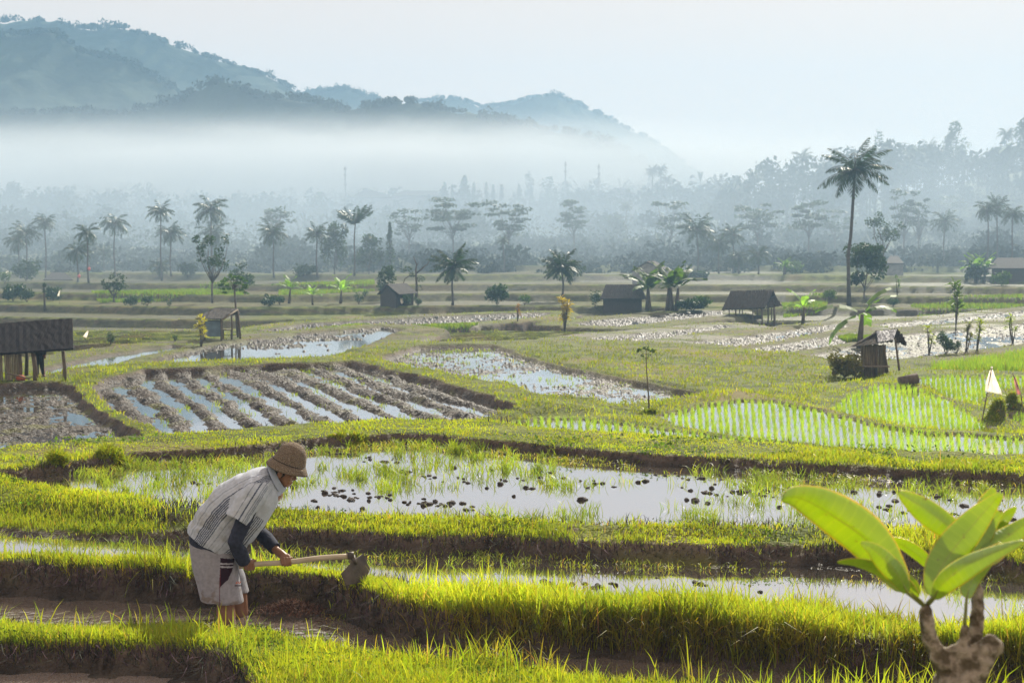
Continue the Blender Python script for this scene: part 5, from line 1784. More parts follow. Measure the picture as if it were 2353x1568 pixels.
# -- clumps of weeds on the banks
WEED = [
 (2290, 906, 962, 46, 900, 'grassy hump of a bank behind the white flag'),
 (2326, 894, 940, 46, 900, 'taller grassy hump of a bank by the pink flag'),
 (1500, 922, 950, 20, 260, 'dark tussock at the foot of the thin sapling'),
 (1482, 926, 950, 26, 300, 'green tussock left of the thin sapling foot'),
 (262, 980, 1052, 70, 900, 'tall weedy clump on the bank at the left'),
 (128, 1000, 1062, 50, 600, 'spiky weed clump on the far left bank'),
 (800, 958, 1004, 60, 700, 'weedy hump on the bank behind the straw hat'),
]
for u, vt, vb, wpx, n, lab in WEED:
    b0 = foot(u, vb)
    H, W = height_to(b0, vt), wpx / px(b0.y)
    t = thing('weed_clump', lab, 'weeds', b0)
    r = np.random.default_rng(int(u + vb))
    n = int(n * (3 if 'grassy hump' in lab else 1.6))
    hump = 'grassy hump' in lab
    kx, ky = r.normal(0, W * .3, 9), r.normal(0, W * .2, 9)
    ki = r.integers(0, 9, n)
    xx = b0.x + kx[ki] + r.normal(0, W * .09, n); yy = b0.y + ky[ki] + r.normal(0, W * .09, n)
    e = np.exp(-((xx - b0.x) / (W * .42)) ** 2 - ((yy - b0.y) / (W * .4)) ** 2)
    z0 = ground(xx, yy)[0] - .02 + (H * .62 * e if hump else 0)
    hh = (H * .5 if hump else H) * r.uniform(.3, 1.0, n) * (.35 + .5 * e) * r.uniform(.5, 1.15, 9)[ki]
    Q = blades(xx, yy, z0, hh, np.maximum(.006, .9 * yy / 1422) * r.uniform(.7, 1.6, n), r.uniform(.2, 1.1, n), r.uniform(0, 6.28, n), r.uniform(-1, 1, n))
    quads_obj('leaves', Q, 7, M['grass'], t, tint=tints(n, r) * (.55 if 'dark' in lab else .85), strip=BL)
    if hump:
        mb = MB(); mb.ball(b0 + Vector((0, 0, H * .05)), (W * .4, W * .36, H * .52), 16, 10, .06, random)
        mb.build('soil', M['soil'], t, True)
# -- bananas
for u, vt, vb, nl, lab, tn, sm in [
 (664, 633, 697, 6, 'leftmost of the three sunlit banana plants on the terraces', 1.0, 1), (718, 650, 700, 6, 'smallest of the three sunlit banana plants on the terraces', 1.5, 1),
 (782, 632, 697, 7, 'brightest of the three sunlit banana plants, left of the timber hut', 1.8, 1), (1502, 612, 712, 8, 'left stems of the big banana clump beside the low hut', .6, 3),
 (1548, 606, 714, 8, 'right stems of the big banana clump, with upright leaves', .5, 3), (1844, 656, 744, 5, 'young banana with one pale upright leaf right of the stilt shelter', 1.7, 1),
 (2252, 580, 650, 7, 'banana stems with bright leaf left of the dark house', 1.2, 3), (1800, 592, 634, 6, 'far bananas on the treeline left of the bushy tree', .9, 3), (1990, 740, 700, 0, '', 1, 0)]:
    if sm:
        b0 = foot(u, vb)
        banana(lab, b0, height_to(b0, vt) * 1.05, n=nl, tint=tn, stems=sm, spread=.8)
b0 = foot(1974, 800)
banana('torn banana plant rising behind the crooked bamboo hut', b0, height_to(b0, 640) * .98, n=6, tint=.9, spread=1.0, dirs=[(.15, R(72)), (2.95, R(38)), (.2, R(40)), (3.3, R(-5)), (-.4, R(60)), (1.2, R(10))])
# papaya
b0 = foot(546, 768)
t = thing('papaya_tree', 'papaya tree with umbrella of drooping leaves behind the tarpaulin shed', 'tree', b0)
H = height_to(b0, 640); W = 76 / px(b0.y)
mb = MB(); top = b0 + Vector((-.05 * H, 0, H * .9))
mb.tube([b0 - Vector((0, 0, .1)), b0.lerp(top, .5), top], [.085, .07, .05], 8)
C_, R_ = [], []
for k in range(22):
    az = k * 2.4; el = R(70) - R(110) * k / 21
    q_ = top + Vector((math.cos(az) * math.cos(el), math.sin(az) * math.cos(el), math.sin(el) * .75 - .1)) * (W * .47 * tr.uniform(.7, 1.05))
    mb.tube([top - Vector((0, 0, .004 * k * H)), top.lerp(q_, .55) + Vector((0, 0, .05 * W)), q_], [.016, .012, .008], 5)
    C_.append(np.array(q_)); R_.append(np.array((W * .10, W * .10, W * .035)))
for k in range(5):
    mb.ball(top + Vector((math.cos(k * 1.3) * .1, math.sin(k * 1.3) * .1, -.12 - .05 * k)), (.06, .06, .1), 8, 6)
mb.build('trunk', M['bark'], t, True)
quads_obj('crown', leaf_cloud(tr, C_, R_, 520, .13, up=.5), 4, M['leaf'], t, tint=tr.uniform(.7, 1.3, (520, 1)) * np.array([[1.4, 1.8, 1]]))
# thin sapling by the water
b0 = foot(1492, 944)
t = thing('sapling', 'thin young sapling with few leaves standing by the middle paddy', 'tree', b0)
mb = MB(); P_ = [at_depth(u, v, b0.y) for u, v in ((1492, 944), (1489, 900), (1485, 850), (1484, 800))]; P_[0].z -= .1
mb.tube(P_, [.022, .018, .013, .008], 6)
for u, v in ((1470, 806), (1498, 806), (1474, 816), (1494, 816)):
    mb.tube([at_depth(1484.5, v + 8, b0.y), at_depth(u, v, b0.y)], .005, 5)
mb.build('trunk', M['bark'], t, True)
C_ = [at_depth(u, v, b0.y) for u, v in ((1470, 804), (1484, 800), (1499, 805), (1474, 815), (1495, 816))]
quads_obj('crown', leaf_cloud(tr, [np.array(c) for c in C_], [np.array((.1, .1, .045))] * 5, 70, .05), 4, M['leaf'], t, tint=np.full((70, 3), 1.2))
# slim post-like trunk on the left terraces
b0 = foot(103, 716)
t = thing('tree_stump', 'tall slim ivy-topped stump on the left terraces', 'stump', b0)
mb = MB(); mb.tube([b0 - Vector((0, 0, .1)), at_depth(102, 682, b0.y), at_depth(102, 654, b0.y)], [.11, .09, .07], 7); mb.build('trunk', M['bark'], t, True)
quads_obj('crown', leaf_cloud(tr, [np.array(at_depth(102, 656, b0.y)), np.array(at_depth(102, 668, b0.y))], [np.array((.2, .2, .3))] * 2, 150, .1), 4, M['leaf'], t, tint=np.ones((150, 3)))
# log on the bank
b0 = foot(2088, 884)
mb = MB(); mb.tube([at_depth(2066, 878, b0.y), at_depth(2108, 868, b0.y)], [.17, .16], 12)
o = mb.build('log', M['bark'], None, True, origin=at_depth(2087, 873, b0.y)); o.location.z = max(o.location.z, gz(o.location.x, o.location.y) + .12)
tag(o, 'short dark log lying on the bank right of the crooked hut', 'log')
# two small pink balls with short cords, set just in front of the palm trunks
pk = mat('plain_pink', (.75, .22, .22), .5, scale=3)
for u, v, lab in ((182, 634, 'lower small pink ball by a palm trunk'), (205, 617, 'upper small pink ball by a palm trunk')):
    c = at_depth(u, v, foot(203, 650).y - .3)
    mb = MB(); mb.ball((0, 0, 0), (.17, .17, .2), 14, 10)
    mb.tube([(0, 0, .18), (0, .1, .42)], .012, 5)
    mb.tube([(0, 0, -.19), (0, 0, -.25)], [.05, .03], 8)
    o = mb.build('pink_ball', pk, None, True, origin=(0, 0, 0)); o.location = c
    tag(o, lab, 'pink_ball')

# -- clods of earth lying in the third paddy, and the dug sod
cr = np.random.default_rng(17)
clm = mat('wet_clod', (.085, .066, .052), .7, spec=.4, scale=30, bump=.8)
protos = []
for k in range(6):
    mb = MB(); mb.ball((0, 0, 0), (1, .8, .75), 18, 12, .0)
    V = np.concatenate(mb.V)
    nz = fbm(V[:, 0] * 2.1 + k * 9, V[:, 2] * 2.1 + V[:, 1] * 1.7, 3, k)
    V = V * (.35 + 1.25 * nz)[:, None] + .22 * (np.stack([fbm(V[:, 0] * 5 + k, V[:, 2] * 5, 2, k + 20), fbm(V[:, 1] * 5 + k, V[:, 2] * 5, 2, k + 30), fbm(V[:, 0] * 5 + k, V[:, 1] * 5, 2, k + 40)], 1) - .5)
    me = bpy.data.meshes.new('clod')
    me.from_pydata([tuple(v) for v in V], [], mb.F)
    me.polygons.foreach_set('use_smooth', [True] * len(me.polygons))
    me.materials.append(clm)
    protos.append(me)
spots = [(1043,1074,.09),(880,1060,.08),(912,1062,.06),(1208,1120,.08),(1220,1122,.07),(1338,1148,.10),(1150,1112,.085),(1482,1105,.085),(1466,1108,.06),(1636,1122,.07),(1705,1130,.11),(1682,1130,.07),(1722,1128,.06),(1760,1128,.09),(1598,1150,.10),(1578,1148,.07),(1625,1156,.07),(1036,1155,.09),(1062,1156,.08),(1000,1152,.07),(985,1158,.08),(745,1133,.08),(768,1130,.05),(806,1148,.10),(722,1150,.07),(730,1165,.05),(832,1168,.06),(848,1150,.06),(1240,1080,.05),(1265,1085,.05),(1410,1118,.05),(1790,1165,.06),(1850,1120,.06),(2020,1136,.08),(2056,1150,.09),(2215,1162,.09),(2190,1180,.06),(480,1110,.05),(444,1108,.06),(500,1118,.04),(455,1112,.05),(1130,1080,.05),(1350,1120,.045),(1180,1140,.05)]
seg = [((870, 1078), (1110, 1118), 20), ((1140, 1098), (1420, 1112), 18), ((1560, 1128), (1790, 1138), 16), ((720, 1128), (880, 1160), 12), ((900, 1150), (1110, 1172), 16), ((1230, 1338), (1480, 1346), 22), ((1480, 1330), (1760, 1352), 8), ((1900, 1160), (2352, 1192), 16), ((1000, 1030), (1500, 1075), 24), ((750, 1040), (900, 1060), 14), ((1500, 1090), (2300, 1150), 40), ((560, 1090), (1000, 1160), 26)]
for (a0, a1), (c0, c1), n in seg:
    for k in range(n):
        t_ = cr.random()
        spots.append((a0 + (c0 - a0) * t_ + cr.normal(0, 5), a1 + (c1 - a1) * t_ + cr.normal(0, 5), cr.uniform(.025, .07)))
for i, (u, v, s_) in enumerate(spots):
    f = fld['third_paddy'] if v < 1240 else fld['second_paddy']
    x, y = on_level(u, v, CZ - f['L'])
    if sdist(f['P'], np.array([x]), np.array([y]))[0] > -.05:
        continue
    o = bpy.data.objects.new('mud_clod', protos[i % 6])
    COL.objects.link(o)
    s_ *= .50
    o.location = (x, y, f['L'] + s_ * .02)
    o.scale = (s_ * cr.uniform(.8, 1.3), s_, s_ * cr.uniform(.5, .9))
    o.rotation_euler = (0, 0, cr.uniform(0, 6.28))
    tag(o, 'dark wet clod of mud lying in a flooded paddy', 'clod', 'clods of mud in the water')
# heap of pulled roots by the farmer
b0 = Vector((*on_level(668, 1412, 2.85), CZ - 2.85))
t = thing('root_heap', 'heap of dead roots and mud in the water in front of the farmer', 'heap', b0)
mb = MB(); mb.ball(b0 + Vector((0, 0, -.02)), (.20, .13, .075), 18, 10, .12, random); mb.ball(b0 + Vector((-.12, .03, -.02)), (.12, .1, .05), 12, 8, .12, random)
mb.build('mud', clm, t, True)
n = 1100
x = b0.x + cr.normal(0, .105, n); y = b0.y + cr.normal(0, .06, n)
zz = b0.z + .02 + .06 * np.exp(-((x - b0.x) / .13) ** 2 - ((y - b0.y) / .08) ** 2)
Q = blades(x, y, zz, cr.uniform(.02, .07, n), np.full(n, .005), cr.uniform(.4, 1.6, n), cr.uniform(0, 6.28, n), cr.uniform(-1.5, 1.5, n))
quads_obj('roots', Q, 7, mat('dead_roots', (.13, .07, .05), .9, scale=20, tint=True), t, tint=cr.uniform(.4, 1.8, (n, 1)) * np.ones((1, 3)), strip=BL)
# ------------------------------------------------------------------ the farmer
YM = 10.2
def pp(u, v, dy=0.0):
    p = at_depth(u, v, YM)
    p.y += dy
    return p
PX = F / YM

def painted(name, V, fs, m, parent, tint):
    o = mesh_obj(name, V, fs, m, parent, True)
    a = o.data.attributes.new('tint', 'FLOAT_COLOR', 'POINT')
    t = np.concatenate([tint, np.ones((len(tint), 1))], 1).astype(np.float32)
    a.data.foreach_set('color', t.ravel())
    return o

def loft(mb, secs, n=28, p=2.4):
    """secs: (back point, front point, half width, dy) -> closed tube of super-ellipses"""
    V, Fc = [], []
    for bk, fr, hw, dy in secs:
        b_, f_ = pp(*bk, dy), pp(*fr, dy)
        c = (b_ + f_) / 2
        a = (f_ - b_) / 2
        for k in range(n):
            t = 2 * math.pi * k / n
            ct, st = math.cos(t), math.sin(t)
            e = 2 / p
            V.append(c - a * (abs(ct) ** e * (1 if ct > 0 else -1)) + Vector((0, hw * abs(st) ** e * (1 if st > 0 else -1), 0)))
    ns = len(secs)
    for i in range(ns - 1):
        for k in range(n):
            k2 = (k + 1) % n
            Fc.append((i * n + k, i * n + k2, (i + 1) * n + k2, (i + 1) * n + k))
    Fc.append(tuple(range(n))[::-1])
    Fc.append(tuple((ns - 1) * n + k for k in range(n)))
    mb.add(V, Fc)

def inpoly(poly, u, v):
    ins = np.zeros(u.shape, bool)
    n = len(poly)
    for i in range(n):
        ax, ay = poly[i]; bx, by = poly[(i + 1) % n]
        ins ^= ((ay > v) != (by > v)) & (u < (bx - ax) * (v - ay) / (by - ay + 1e-12) + ax)
    return ins

M['shirt'] = mat('worn_cotton_shirt', (.46, .50, .57), .85, spec=.15, scale=30, col2=(.39, .43, .49), tint=True, trans=(.12, .12, .12))
M['navy'] = mat('navy_jersey', (.035, .04, .065), .85, spec=.2, scale=40, bump=.2)
M['shorts'] = mat('grey_shorts_cloth', (.29, .29, .32), .9, spec=.12, scale=36, col2=(.23, .23, .26), tint=True)
M['straw'] = mat('woven_straw', (.30, .24, .18), .9, spec=.15, scale=130, bump=.8, detail=2, col2=(.15, .115, .085), ramp=(.35, .65))

man = thing('person', 'farmer in a straw hat, striped shirt and grey shorts bending over to hoe the bank', 'person', pp(530, 1440) - Vector((0, 0, .25)))

# -- head frame
th = R(21)
FW = Vector((math.cos(th), 0, -math.sin(th)))
UP = Vector((math.sin(th), 0, math.cos(th)))
HC = pp(651, 1079)
SD = Vector((0, -1, 0))
def hp(f, u, s=0.0):
    return HC + FW * f + UP * u + SD * s
rotH = Matrix((FW, Vector((0, 1, 0)), UP)).transposed()
def hball(mb, f, u, s, r, seg=18, rings=12):
    t = MB(); t.ball((0, 0, 0), r, seg, rings)
    V = np.array([tuple(rotH @ Vector(v) + hp(f, u, s)) for v in t.V[0]])
    mb.add(V, t.F)
body = MB()
hball(body, -.008, .025, 0, (.098, .076, .098))         # cranium
hball(body, .028, -.03, 0, (.066, .060, .075))          # face
hball(body, .044, -.078, 0, (.044, .045, .036))         # jaw
hball(body, .066, -.094, 0, (.019, .02, .016))          # chin
hball(body, .070, .022, 0, (.024, .052, .013))          # brow
hball(body, .098, -.028, 0, (.017, .016, .013))         # nose tip
body.tube([hp(.078, .012), hp(.092, -.012), hp(.102, -.028)], [.009, .011, .012], 8)
hball(body, .084, -.064, 0, (.013, .024, .008)); hball(body, .082, -.075, 0, (.013, .022, .008))   # lips
for s_ in (-1, 1):
    hball(body, .062, -.018, s_ * .036, (.022, .022, .02))   # cheeks
    hball(body, -.006, -.02, s_ * .077, (.02, .011, .032))   # ears
    hball(body, .10, -.036, s_ * .012, (.01, .008, .007))
body.tube([hp(-.03, -.03), pp(634, 1104), pp(616, 1108)], [.058, .056, .07], 14)   # neck
body.ball(pp(631, 1136), (.06, .08, .055), 14, 10)                    # upper chest in the open collar
loft(body, [((596, 1084), (634, 1142), .15, 0), ((540, 1106), (596, 1184), .16, 0), ((480, 1160), (548, 1222), .15, 0), ((452, 1222), (536, 1250), .16, 0)])
# arms: joints (u, v, depth)
ARM_N = [(598, 1116, -.17), (556, 1226, -.27), (571, 1282, -.14)]
ARM_F = [(612, 1122, .17), (579, 1228, .22), (634, 1265, .02)]
for A_ in (ARM_N, ARM_F):
    P_ = [pp(*a) for a in A_]
    body.tube([P_[0], P_[0].lerp(P_[1], .45), P_[1], P_[1].lerp(P_[2], .3), P_[2]], [.058, .05, .04, .042, .029], 14)
# legs, shins sunk in the mud
for s_, ku, au in ((-1, 524, 530), (1, 541, 548)):
    body.tube([pp(494, 1250, s_ * .09), pp((490 + ku) / 2, 1315, s_ * .1), pp(ku, 1368, s_ * .1), pp(ku + 1, 1395, s_ * .1), pp(au - 2, 1430, s_ * .1), pp(au, 1470, s_ * .1), pp(au + 1, 1505, s_ * .1)],
              [.09, .075, .064, .068, .062, .048, .04], 16)
    body.tube([pp(au - 8, 1508, s_ * .1), pp(au + 30, 1512, s_ * .11), pp(au + 60, 1516, s_ * .12)], [.04, .038, .026], 10)
# hands closed on the hoe handle
H0, H1 = pp(566, 1291.5, -.10), pp(808, 1277, .03)
AX = (H1 - H0).normalized()
NN = Vector((0, -1, 0)); NN = (NN - AX * NN.dot(AX)).normalized()
UU = AX.cross(NN); UU = UU if UU.z > 0 else -UU
HR = .0185
def around(t, ang, rad):
    return H0 + AX * t + (NN * math.cos(ang) + UU * math.sin(ang)) * rad
def hand(t0, a0, a1, wrist, sgn, thumb_a):
    fr = [.0092, .0098, .0095, .008]
    for k in range(4):
        t = t0 + sgn * (.030 - .0205 * k)
        span = (a1 - a0) * (1, 1.08, 1.02, .86)[k]
        pts = [around(t + .001 * j, a0 + span * j / 7, HR + fr[k] * .9 + (.006 if j in (1, 4) else 0)) for j in range(8)]
        body.tube(pts, [fr[k] * 1.12, fr[k] * 1.15, fr[k], fr[k], fr[k] * 1.02, fr[k] * .92, fr[k] * .9, fr[k] * .7], 8)
        body.ball(pts[-1], fr[k] * .78, 8, 6)
    pm = around(t0, a0 - (a1 - a0) * .08, HR + .017)
    pk = around(t0, a0 + (a1 - a0) * .05, HR + .015)
    for t in (-.024, -.008, .008, .024):
        body.tube([wrist.lerp(pm, .15), pm + AX * t * .9, pk + AX * t], [.021, .02, .0155], 8)
    body.tube([wrist, wrist.lerp(pm, .5), pm], [.029, .032, .026], 10)
    tb = around(t0 + sgn * .028, a0 - (a1 - a0) * .12, HR + .016)
    tp = [tb, around(t0 + sgn * .045, thumb_a * .5 + a0 * .5, HR + .011), around(t0 + sgn * .05, thumb_a, HR + .0095), around(t0 + sgn * .048, thumb_a + (thumb_a - a0) * .25, HR + .009)]
    body.tube(tp, [.0135, .012, .0105, .0085], 8)
hand(.035, R(60), R(-150), pp(*ARM_N[2]), 1, R(150))
hand(.298, R(95), R(-118), pp(*ARM_F[2]), 1, R(200))
Vb, fb, nb = fuse(body, .0042, 3)
bo = mesh_obj('body', Vb, fb, M['skin'], man, True)
# face details
for s_ in (-1, 1):
    em = MB()
    t = MB(); t.ball((0, 0, 0), (.008, .012, .007), 10, 6)
    em.add(np.array([tuple(rotH @ Vector(v) + hp(.083, -.001, s_ * .031)) for v in t.V[0]]), t.F)
    em.tube([hp(.086, .018, s_ * .018), hp(.084, .021, s_ * .034), hp(.068, .016, s_ * .05)], [.003, .004, .002], 6)
    em.build('eye', M['hair'], man, True)
hr_ = MB()
hball(hr_, -.022, .0, 0, (.092, .078, .075))
hball(hr_, .0, .05, 0, (.09, .077, .08))
Vh, fh, nh = fuse(hr_, .006, 2)
k_ = fbm(Vh[:, 0] * 200, Vh[:, 2] * 200, 2, 3)[:, None]
mesh_obj('hair', Vh + nh * .004 * (k_ - .5), fh, M['hair'], man, True)
# hat: woven crown, seam line and drooping brim
hat = MB()
prof = [(.0, .150), (.03, .147), (.06, .134), (.085, .112), (.102, .082), (.113, .045), (.121, .012), (.124, .0), (.130, -.006), (.142, -.024), (.153, -.041), (.160, -.054), (.156, -.056), (.147, -.043), (.134, -.024), (.116, -.004), (.104, .04), (.07, .11), (.0, .138)]
HB = pp(664.5, 1061.5)
NS = 64
V, Fc = [], []
for r_, h_ in prof:
    for k in range(NS):
        a = 2 * math.pi * k / NS
        wv = 1 + .012 * math.sin(3 * a + 1) + .006 * math.sin(31 * a)
        V.append(HB + FW * (math.cos(a) * r_ * wv * 1.0) + SD * (math.sin(a) * r_ * wv * .93) + UP * (h_ + (.006 * math.sin(2 * a + .6) if h_ < 0 else 0)))
for i in range(len(prof) - 1):
    for k in range(NS):
        k2 = (k + 1) % NS
        Fc.append((i * NS + k, i * NS + k2, (i + 1) * NS + k2, (i + 1) * NS + k))
hat.add(V, Fc)
ho = hat.build('hat', M['straw'], man, True)
bd = MB()
bd.tube([HB + FW * (math.cos(a) * .1255) + SD * (math.sin(a) * .1255 * .93) + UP * .001 for a in np.linspace(0, 2 * math.pi, 49)], .0028, 5, cap=False)
bd.build('hat_seam', M['hair'], ho, True)

# -- shirt
SEC = [((616, 1074), (645, 1126), .085, 0), ((600, 1073), (643, 1144), .165, 0), ((578, 1078), (634, 1164), .215, 0), ((548, 1088), (620, 1188), .225, 0), ((510, 1109), (603, 1215), .225, 0),
       ((475, 1143), (588, 1234), .222, 0), ((449, 1184), (568, 1256), .215, 0), ((434, 1214), (543, 1277), .212, 0)]
sh = MB()
loft(sh, SEC)
for s_ in (-1, 1):
    sh.tube([pp(606, 1104, s_ * .13), pp(594, 1122, s_ * .2), pp(577, 1148, s_ * .235), pp(560, 1176, s_ * .262)], [.088, .092, .086, .084], 18)
Vs, fs, ns_ = fuse(sh, .0052, 5)
ub = lambda V: print_uv(V[:, 0], V[:, 1], V[:, 2])
us, vs = 1176 + (Vs[:, 0]) / YM * F, None
# flat print coordinates at the farmer's own depth, so that both sides of the cloth share one pattern
us = 1176 + F * Vs[:, 0] / (YM * cp - (Vs[:, 2] - CZ) * sp)
vs = 784 - F * (YM * sp + (Vs[:, 2] - CZ) * cp) / (YM * cp - (Vs[:, 2] - CZ) * sp)
bk = np.array([s[0] for s in SEC], float); fr = np.array([s[1] for s in SEC], float)
ti = np.linspace(0, 1, 80)
tk = np.linspace(0, 1, len(SEC))
B_ = np.stack([np.interp(ti, tk, bk[:, i]) for i in (0, 1)], 1)
F_ = np.stack([np.interp(ti, tk, fr[:, i]) for i in (0, 1)], 1)
D_ = F_ - B_
L_ = np.linalg.norm(D_, axis=1)
n_ = D_ / L_[:, None]
rel = np.stack([us, vs], 1)[:, None, :] - B_[None]
along = (rel * n_[None]).sum(2)
off = np.abs(rel[..., 0] * n_[None, :, 1] - rel[..., 1] * n_[None, :, 0])
j = off.argmin(1)
q = along[np.arange(len(us)), j] / L_[j]
s_par = ti[j]
fold = .0075 * (fbm(us / 16 + vs / 40, vs / 26 - us / 40, 3, 5) - .5) * 2 + .006 * np.sin((us * .8 + vs * .55) / 9 + 3 * vnoise(us / 30, vs / 30, 2)) * sstep(.05, .3, s_par) * (1 - sstep(.5, .8, q))
fold = fold + .006 * np.sin(s_par * 46 + 2.5 * q + 4 * vnoise(us / 22, vs / 22, 12)) * sstep(.55, .85, s_par) * (1 - .5 * q) + .005 * np.sin((us + vs) / 5.5 + 5 * vnoise(us / 18, vs / 18, 14)) * np.exp(-((us - 575) / 26) ** 2 - ((vs - 1130) / 30) ** 2)
Vs = Vs + ns_ * fold[:, None]
col = np.ones((len(us), 3))
dy = Vs[:, 1] - YM
sleeve = (np.abs(dy) > .2) & (us > 540) & (vs > 1095) & (s_par < .62) & (q > .22)
arm_ax = np.array([561. - 604, 1176. - 1104]); arm_ax /= np.linalg.norm(arm_ax)
sp_r = (us - 604) * arm_ax[1] - (vs - 1104) * arm_ax[0]         # across the sleeve
dark = np.array([.16, .18, .24]); mid = np.array([.62, .64, .68])
def line(c, x0, wdt, colr, m_):
    k = m_ & (np.abs(x - x0) < wdt)
    col[k] = colr
x = q * 115
m_ = ~sleeve
col[m_ & (x > 25) & (x < 49)] *= .82
for x0 in (25.5, 29.6, 33.2, 36.8, 40.4, 44.0, 48.2):
    line(col, x0, 1.05, dark, m_)
for x0 in (14, 60, 78):
    line(col, x0, .8, mid, m_)
for x0 in (92, 95.5, 99, 103, 107):
    line(col, x0, .9, dark, m_ & (s_par > .45))
for x0 in (4, 9, 19, 54, 66, 72, 84):
    line(col, x0, .5, np.array([.82, .83, .85]), m_)
x = sp_r
line(col, 4.5, 1.7, dark, sleeve)
for x0 in (14, 18, 21, -8):
    line(col, x0, 1.0, mid * .8, sleeve)
stain = sstep(.54, .72, fbm(us / 17, vs / 17, 4, 31)) * (.35 + .65 * sstep(.3, .9, s_par))
col = col * (1 - stain[:, None] * np.array([[.16, .2, .27]]))
painted('shirt', Vs, fs, M['shirt'], man, col)
cl = MB()
cc, ca = pp(631, 1098), (pp(647, 1128) - pp(614, 1071)) / 2
ring = [cc + ca * math.cos(a) * 1.02 + Vector((0, math.sin(a) * .083, 0)) + Vector((.012, 0, .012)) * (1 + math.cos(a + math.pi)) * .5 for a in np.linspace(0, 2 * math.pi, 41)]
V, Fc = [], []
for k, p in enumerate(ring):
    outw = (p - cc).normalized()
    upv = Vector((.66, 0, .40)) if True else 0
    V += [p - upv * .008, p + upv * .045 - outw * .006, p + outw * .018 - upv * .012, p + outw * .004 + upv * .047]
for k in range(len(ring) - 1):
    a, b = 4 * k, 4 * k + 4
    Fc += [(a, b, b + 1, a + 1), (a + 1, b + 1, b + 3, a + 3), (a + 3, b + 3, b + 2, a + 2)]
cl.add(V, Fc)
for s_ in (-1, 1):
    p0 = pp(645, 1118, s_ * .03)
    cl.add([p0 + Vector((.006, s_ * .012, .02)), p0 + Vector((-.03, s_ * .045, .035)), p0 + Vector((-.012, s_ * .05, -.055)), p0 + Vector((.008, s_ * .02, -.05))], [(0, 1, 2, 3)])
painted('collar', np.concatenate(cl.V), cl.F, M['shirt'], man, np.tile(np.array([[.86, .9, .98]]), (cl.n, 1)))
# -- navy long-sleeved shirt underneath
un = MB()
for A_, r_ in ((ARM_N, (.066, .06, .054, .056, .050)), (ARM_F, (.066, .06, .054, .054, .048))):
    P_ = [pp(*a) for a in A_]
    e = P_[1].lerp(P_[2], .93)
    un.tube([P_[0], P_[0].lerp(P_[1], .5), P_[1], P_[1].lerp(P_[2], .45), e], r_, 18)
loft(un, [((470, 1165), (572, 1240), .19, 0), ((444, 1205), (555, 1264), .195, 0), ((436, 1226), (548, 1272), .195, 0), ((438, 1247), (546, 1277), .19, 0)])
Vu, fu, nu = fuse(un, .0052, 4)
Vu = Vu + nu * (.004 * (fbm(Vu[:, 0] * 22, Vu[:, 2] * 30, 3, 9) - .5) * 2)[:, None]
mesh_obj('undershirt', Vu, fu, M['navy'], man, True)
# -- shorts
st = MB()
loft(st, [((441, 1238), (549, 1258), .185, 0), ((444, 1262), (550, 1288), .20, 0), ((452, 1285), (553, 1305), .20, 0)])
loft(st, [((442, 1240), (549, 1262), .10, -.095), ((450, 1290), (553, 1302), .115, -.105), ((460, 1330), (559, 1334), .12, -.11), ((468, 1366), (566, 1373), .122, -.112)])
loft(st, [((442, 1240), (546, 1262), .10, .095), ((448, 1285), (545, 1298), .115, .105), ((458, 1322), (557, 1332), .12, .11), ((466, 1354), (565, 1368), .122, .112)])
Vt, ft, n2 = fuse(st, .0046, 3)
du = F * 1.0
us = 1176 + F * Vt[:, 0] / (YM * cp - (Vt[:, 2] - CZ) * sp)
vs = 784 - F * (YM * sp + (Vt[:, 2] - CZ) * cp) / (YM * cp - (Vt[:, 2] - CZ) * sp)
Vt = Vt + n2 * (.005 * (fbm(us / 26, vs / 60, 3, 15) - .5) * 2 + .003 * np.sin(us / 7 + 2 * vnoise(us / 40, vs / 30, 7)))[:, None]
near = Vt[:, 1] < YM - .05
col = np.ones((len(us), 3))
k = near & inpoly([(519, 1266), (548, 1272), (544, 1297), (537, 1314), (519, 1330)], us, vs)
col[k] = (.10, .045, .07)
for y0, y1 in ((1277, 1280.2), (1283.6, 1287)):
    k2 = near & (us > 519) & (us < 546) & (vs > y0 + (us - 519) * .12) & (vs < y1 + (us - 519) * .12)
    col[k2] = (1.35, 1.35, 1.4)
col[near & (np.abs(us - 519.6) < .9) & (vs > 1290)] = (.38, .1, .12)
stain = np.clip(sstep(.48, .7, fbm(us / 12, vs / 12, 4, 35)) * sstep(1290, 1372, vs) + .25 * sstep(1350, 1372, vs), 0, 1)
col = col * (1 - stain[:, None] * np.array([[.28, .38, .5]]))
col[(vs > 1366)] *= .88
painted('shorts', Vt, ft, M['shorts'], man, col)
# small printed emblem on the leg: orange peaks above a dark line of lettering
def on_short(u, v):
    d = np.hypot(us - u, vs - v) + np.where(near, 0, 1e3)
    p = Vector(Vt[int(d.argmin())])
    q_ = at_depth(u, v, p.y - .006)
    return q_
eo, ed = MB(), MB()
for u0, c in ((541, 0), (545, 0), (549, 0)):
    eo.add([on_short(u0, 1340), on_short(u0 + 3.4, 1334), on_short(u0 + 4.6, 1334.4), on_short(u0 + 2.2, 1340)], [(0, 1, 2, 3)])
for k in range(8):
    u0 = 539 + k * 2.1
    ed.add([on_short(u0, 1342), on_short(u0 + 1.5, 1342), on_short(u0 + 1.5, 1346), on_short(u0, 1346)], [(0, 1, 2, 3)])
eo.build('emblem', mat('orange_print', (.62, .14, .05), .8, scale=40), man)
ed.build('emblem_lettering', mat('dark_print', (.07, .04, .05), .8, scale=40), man)

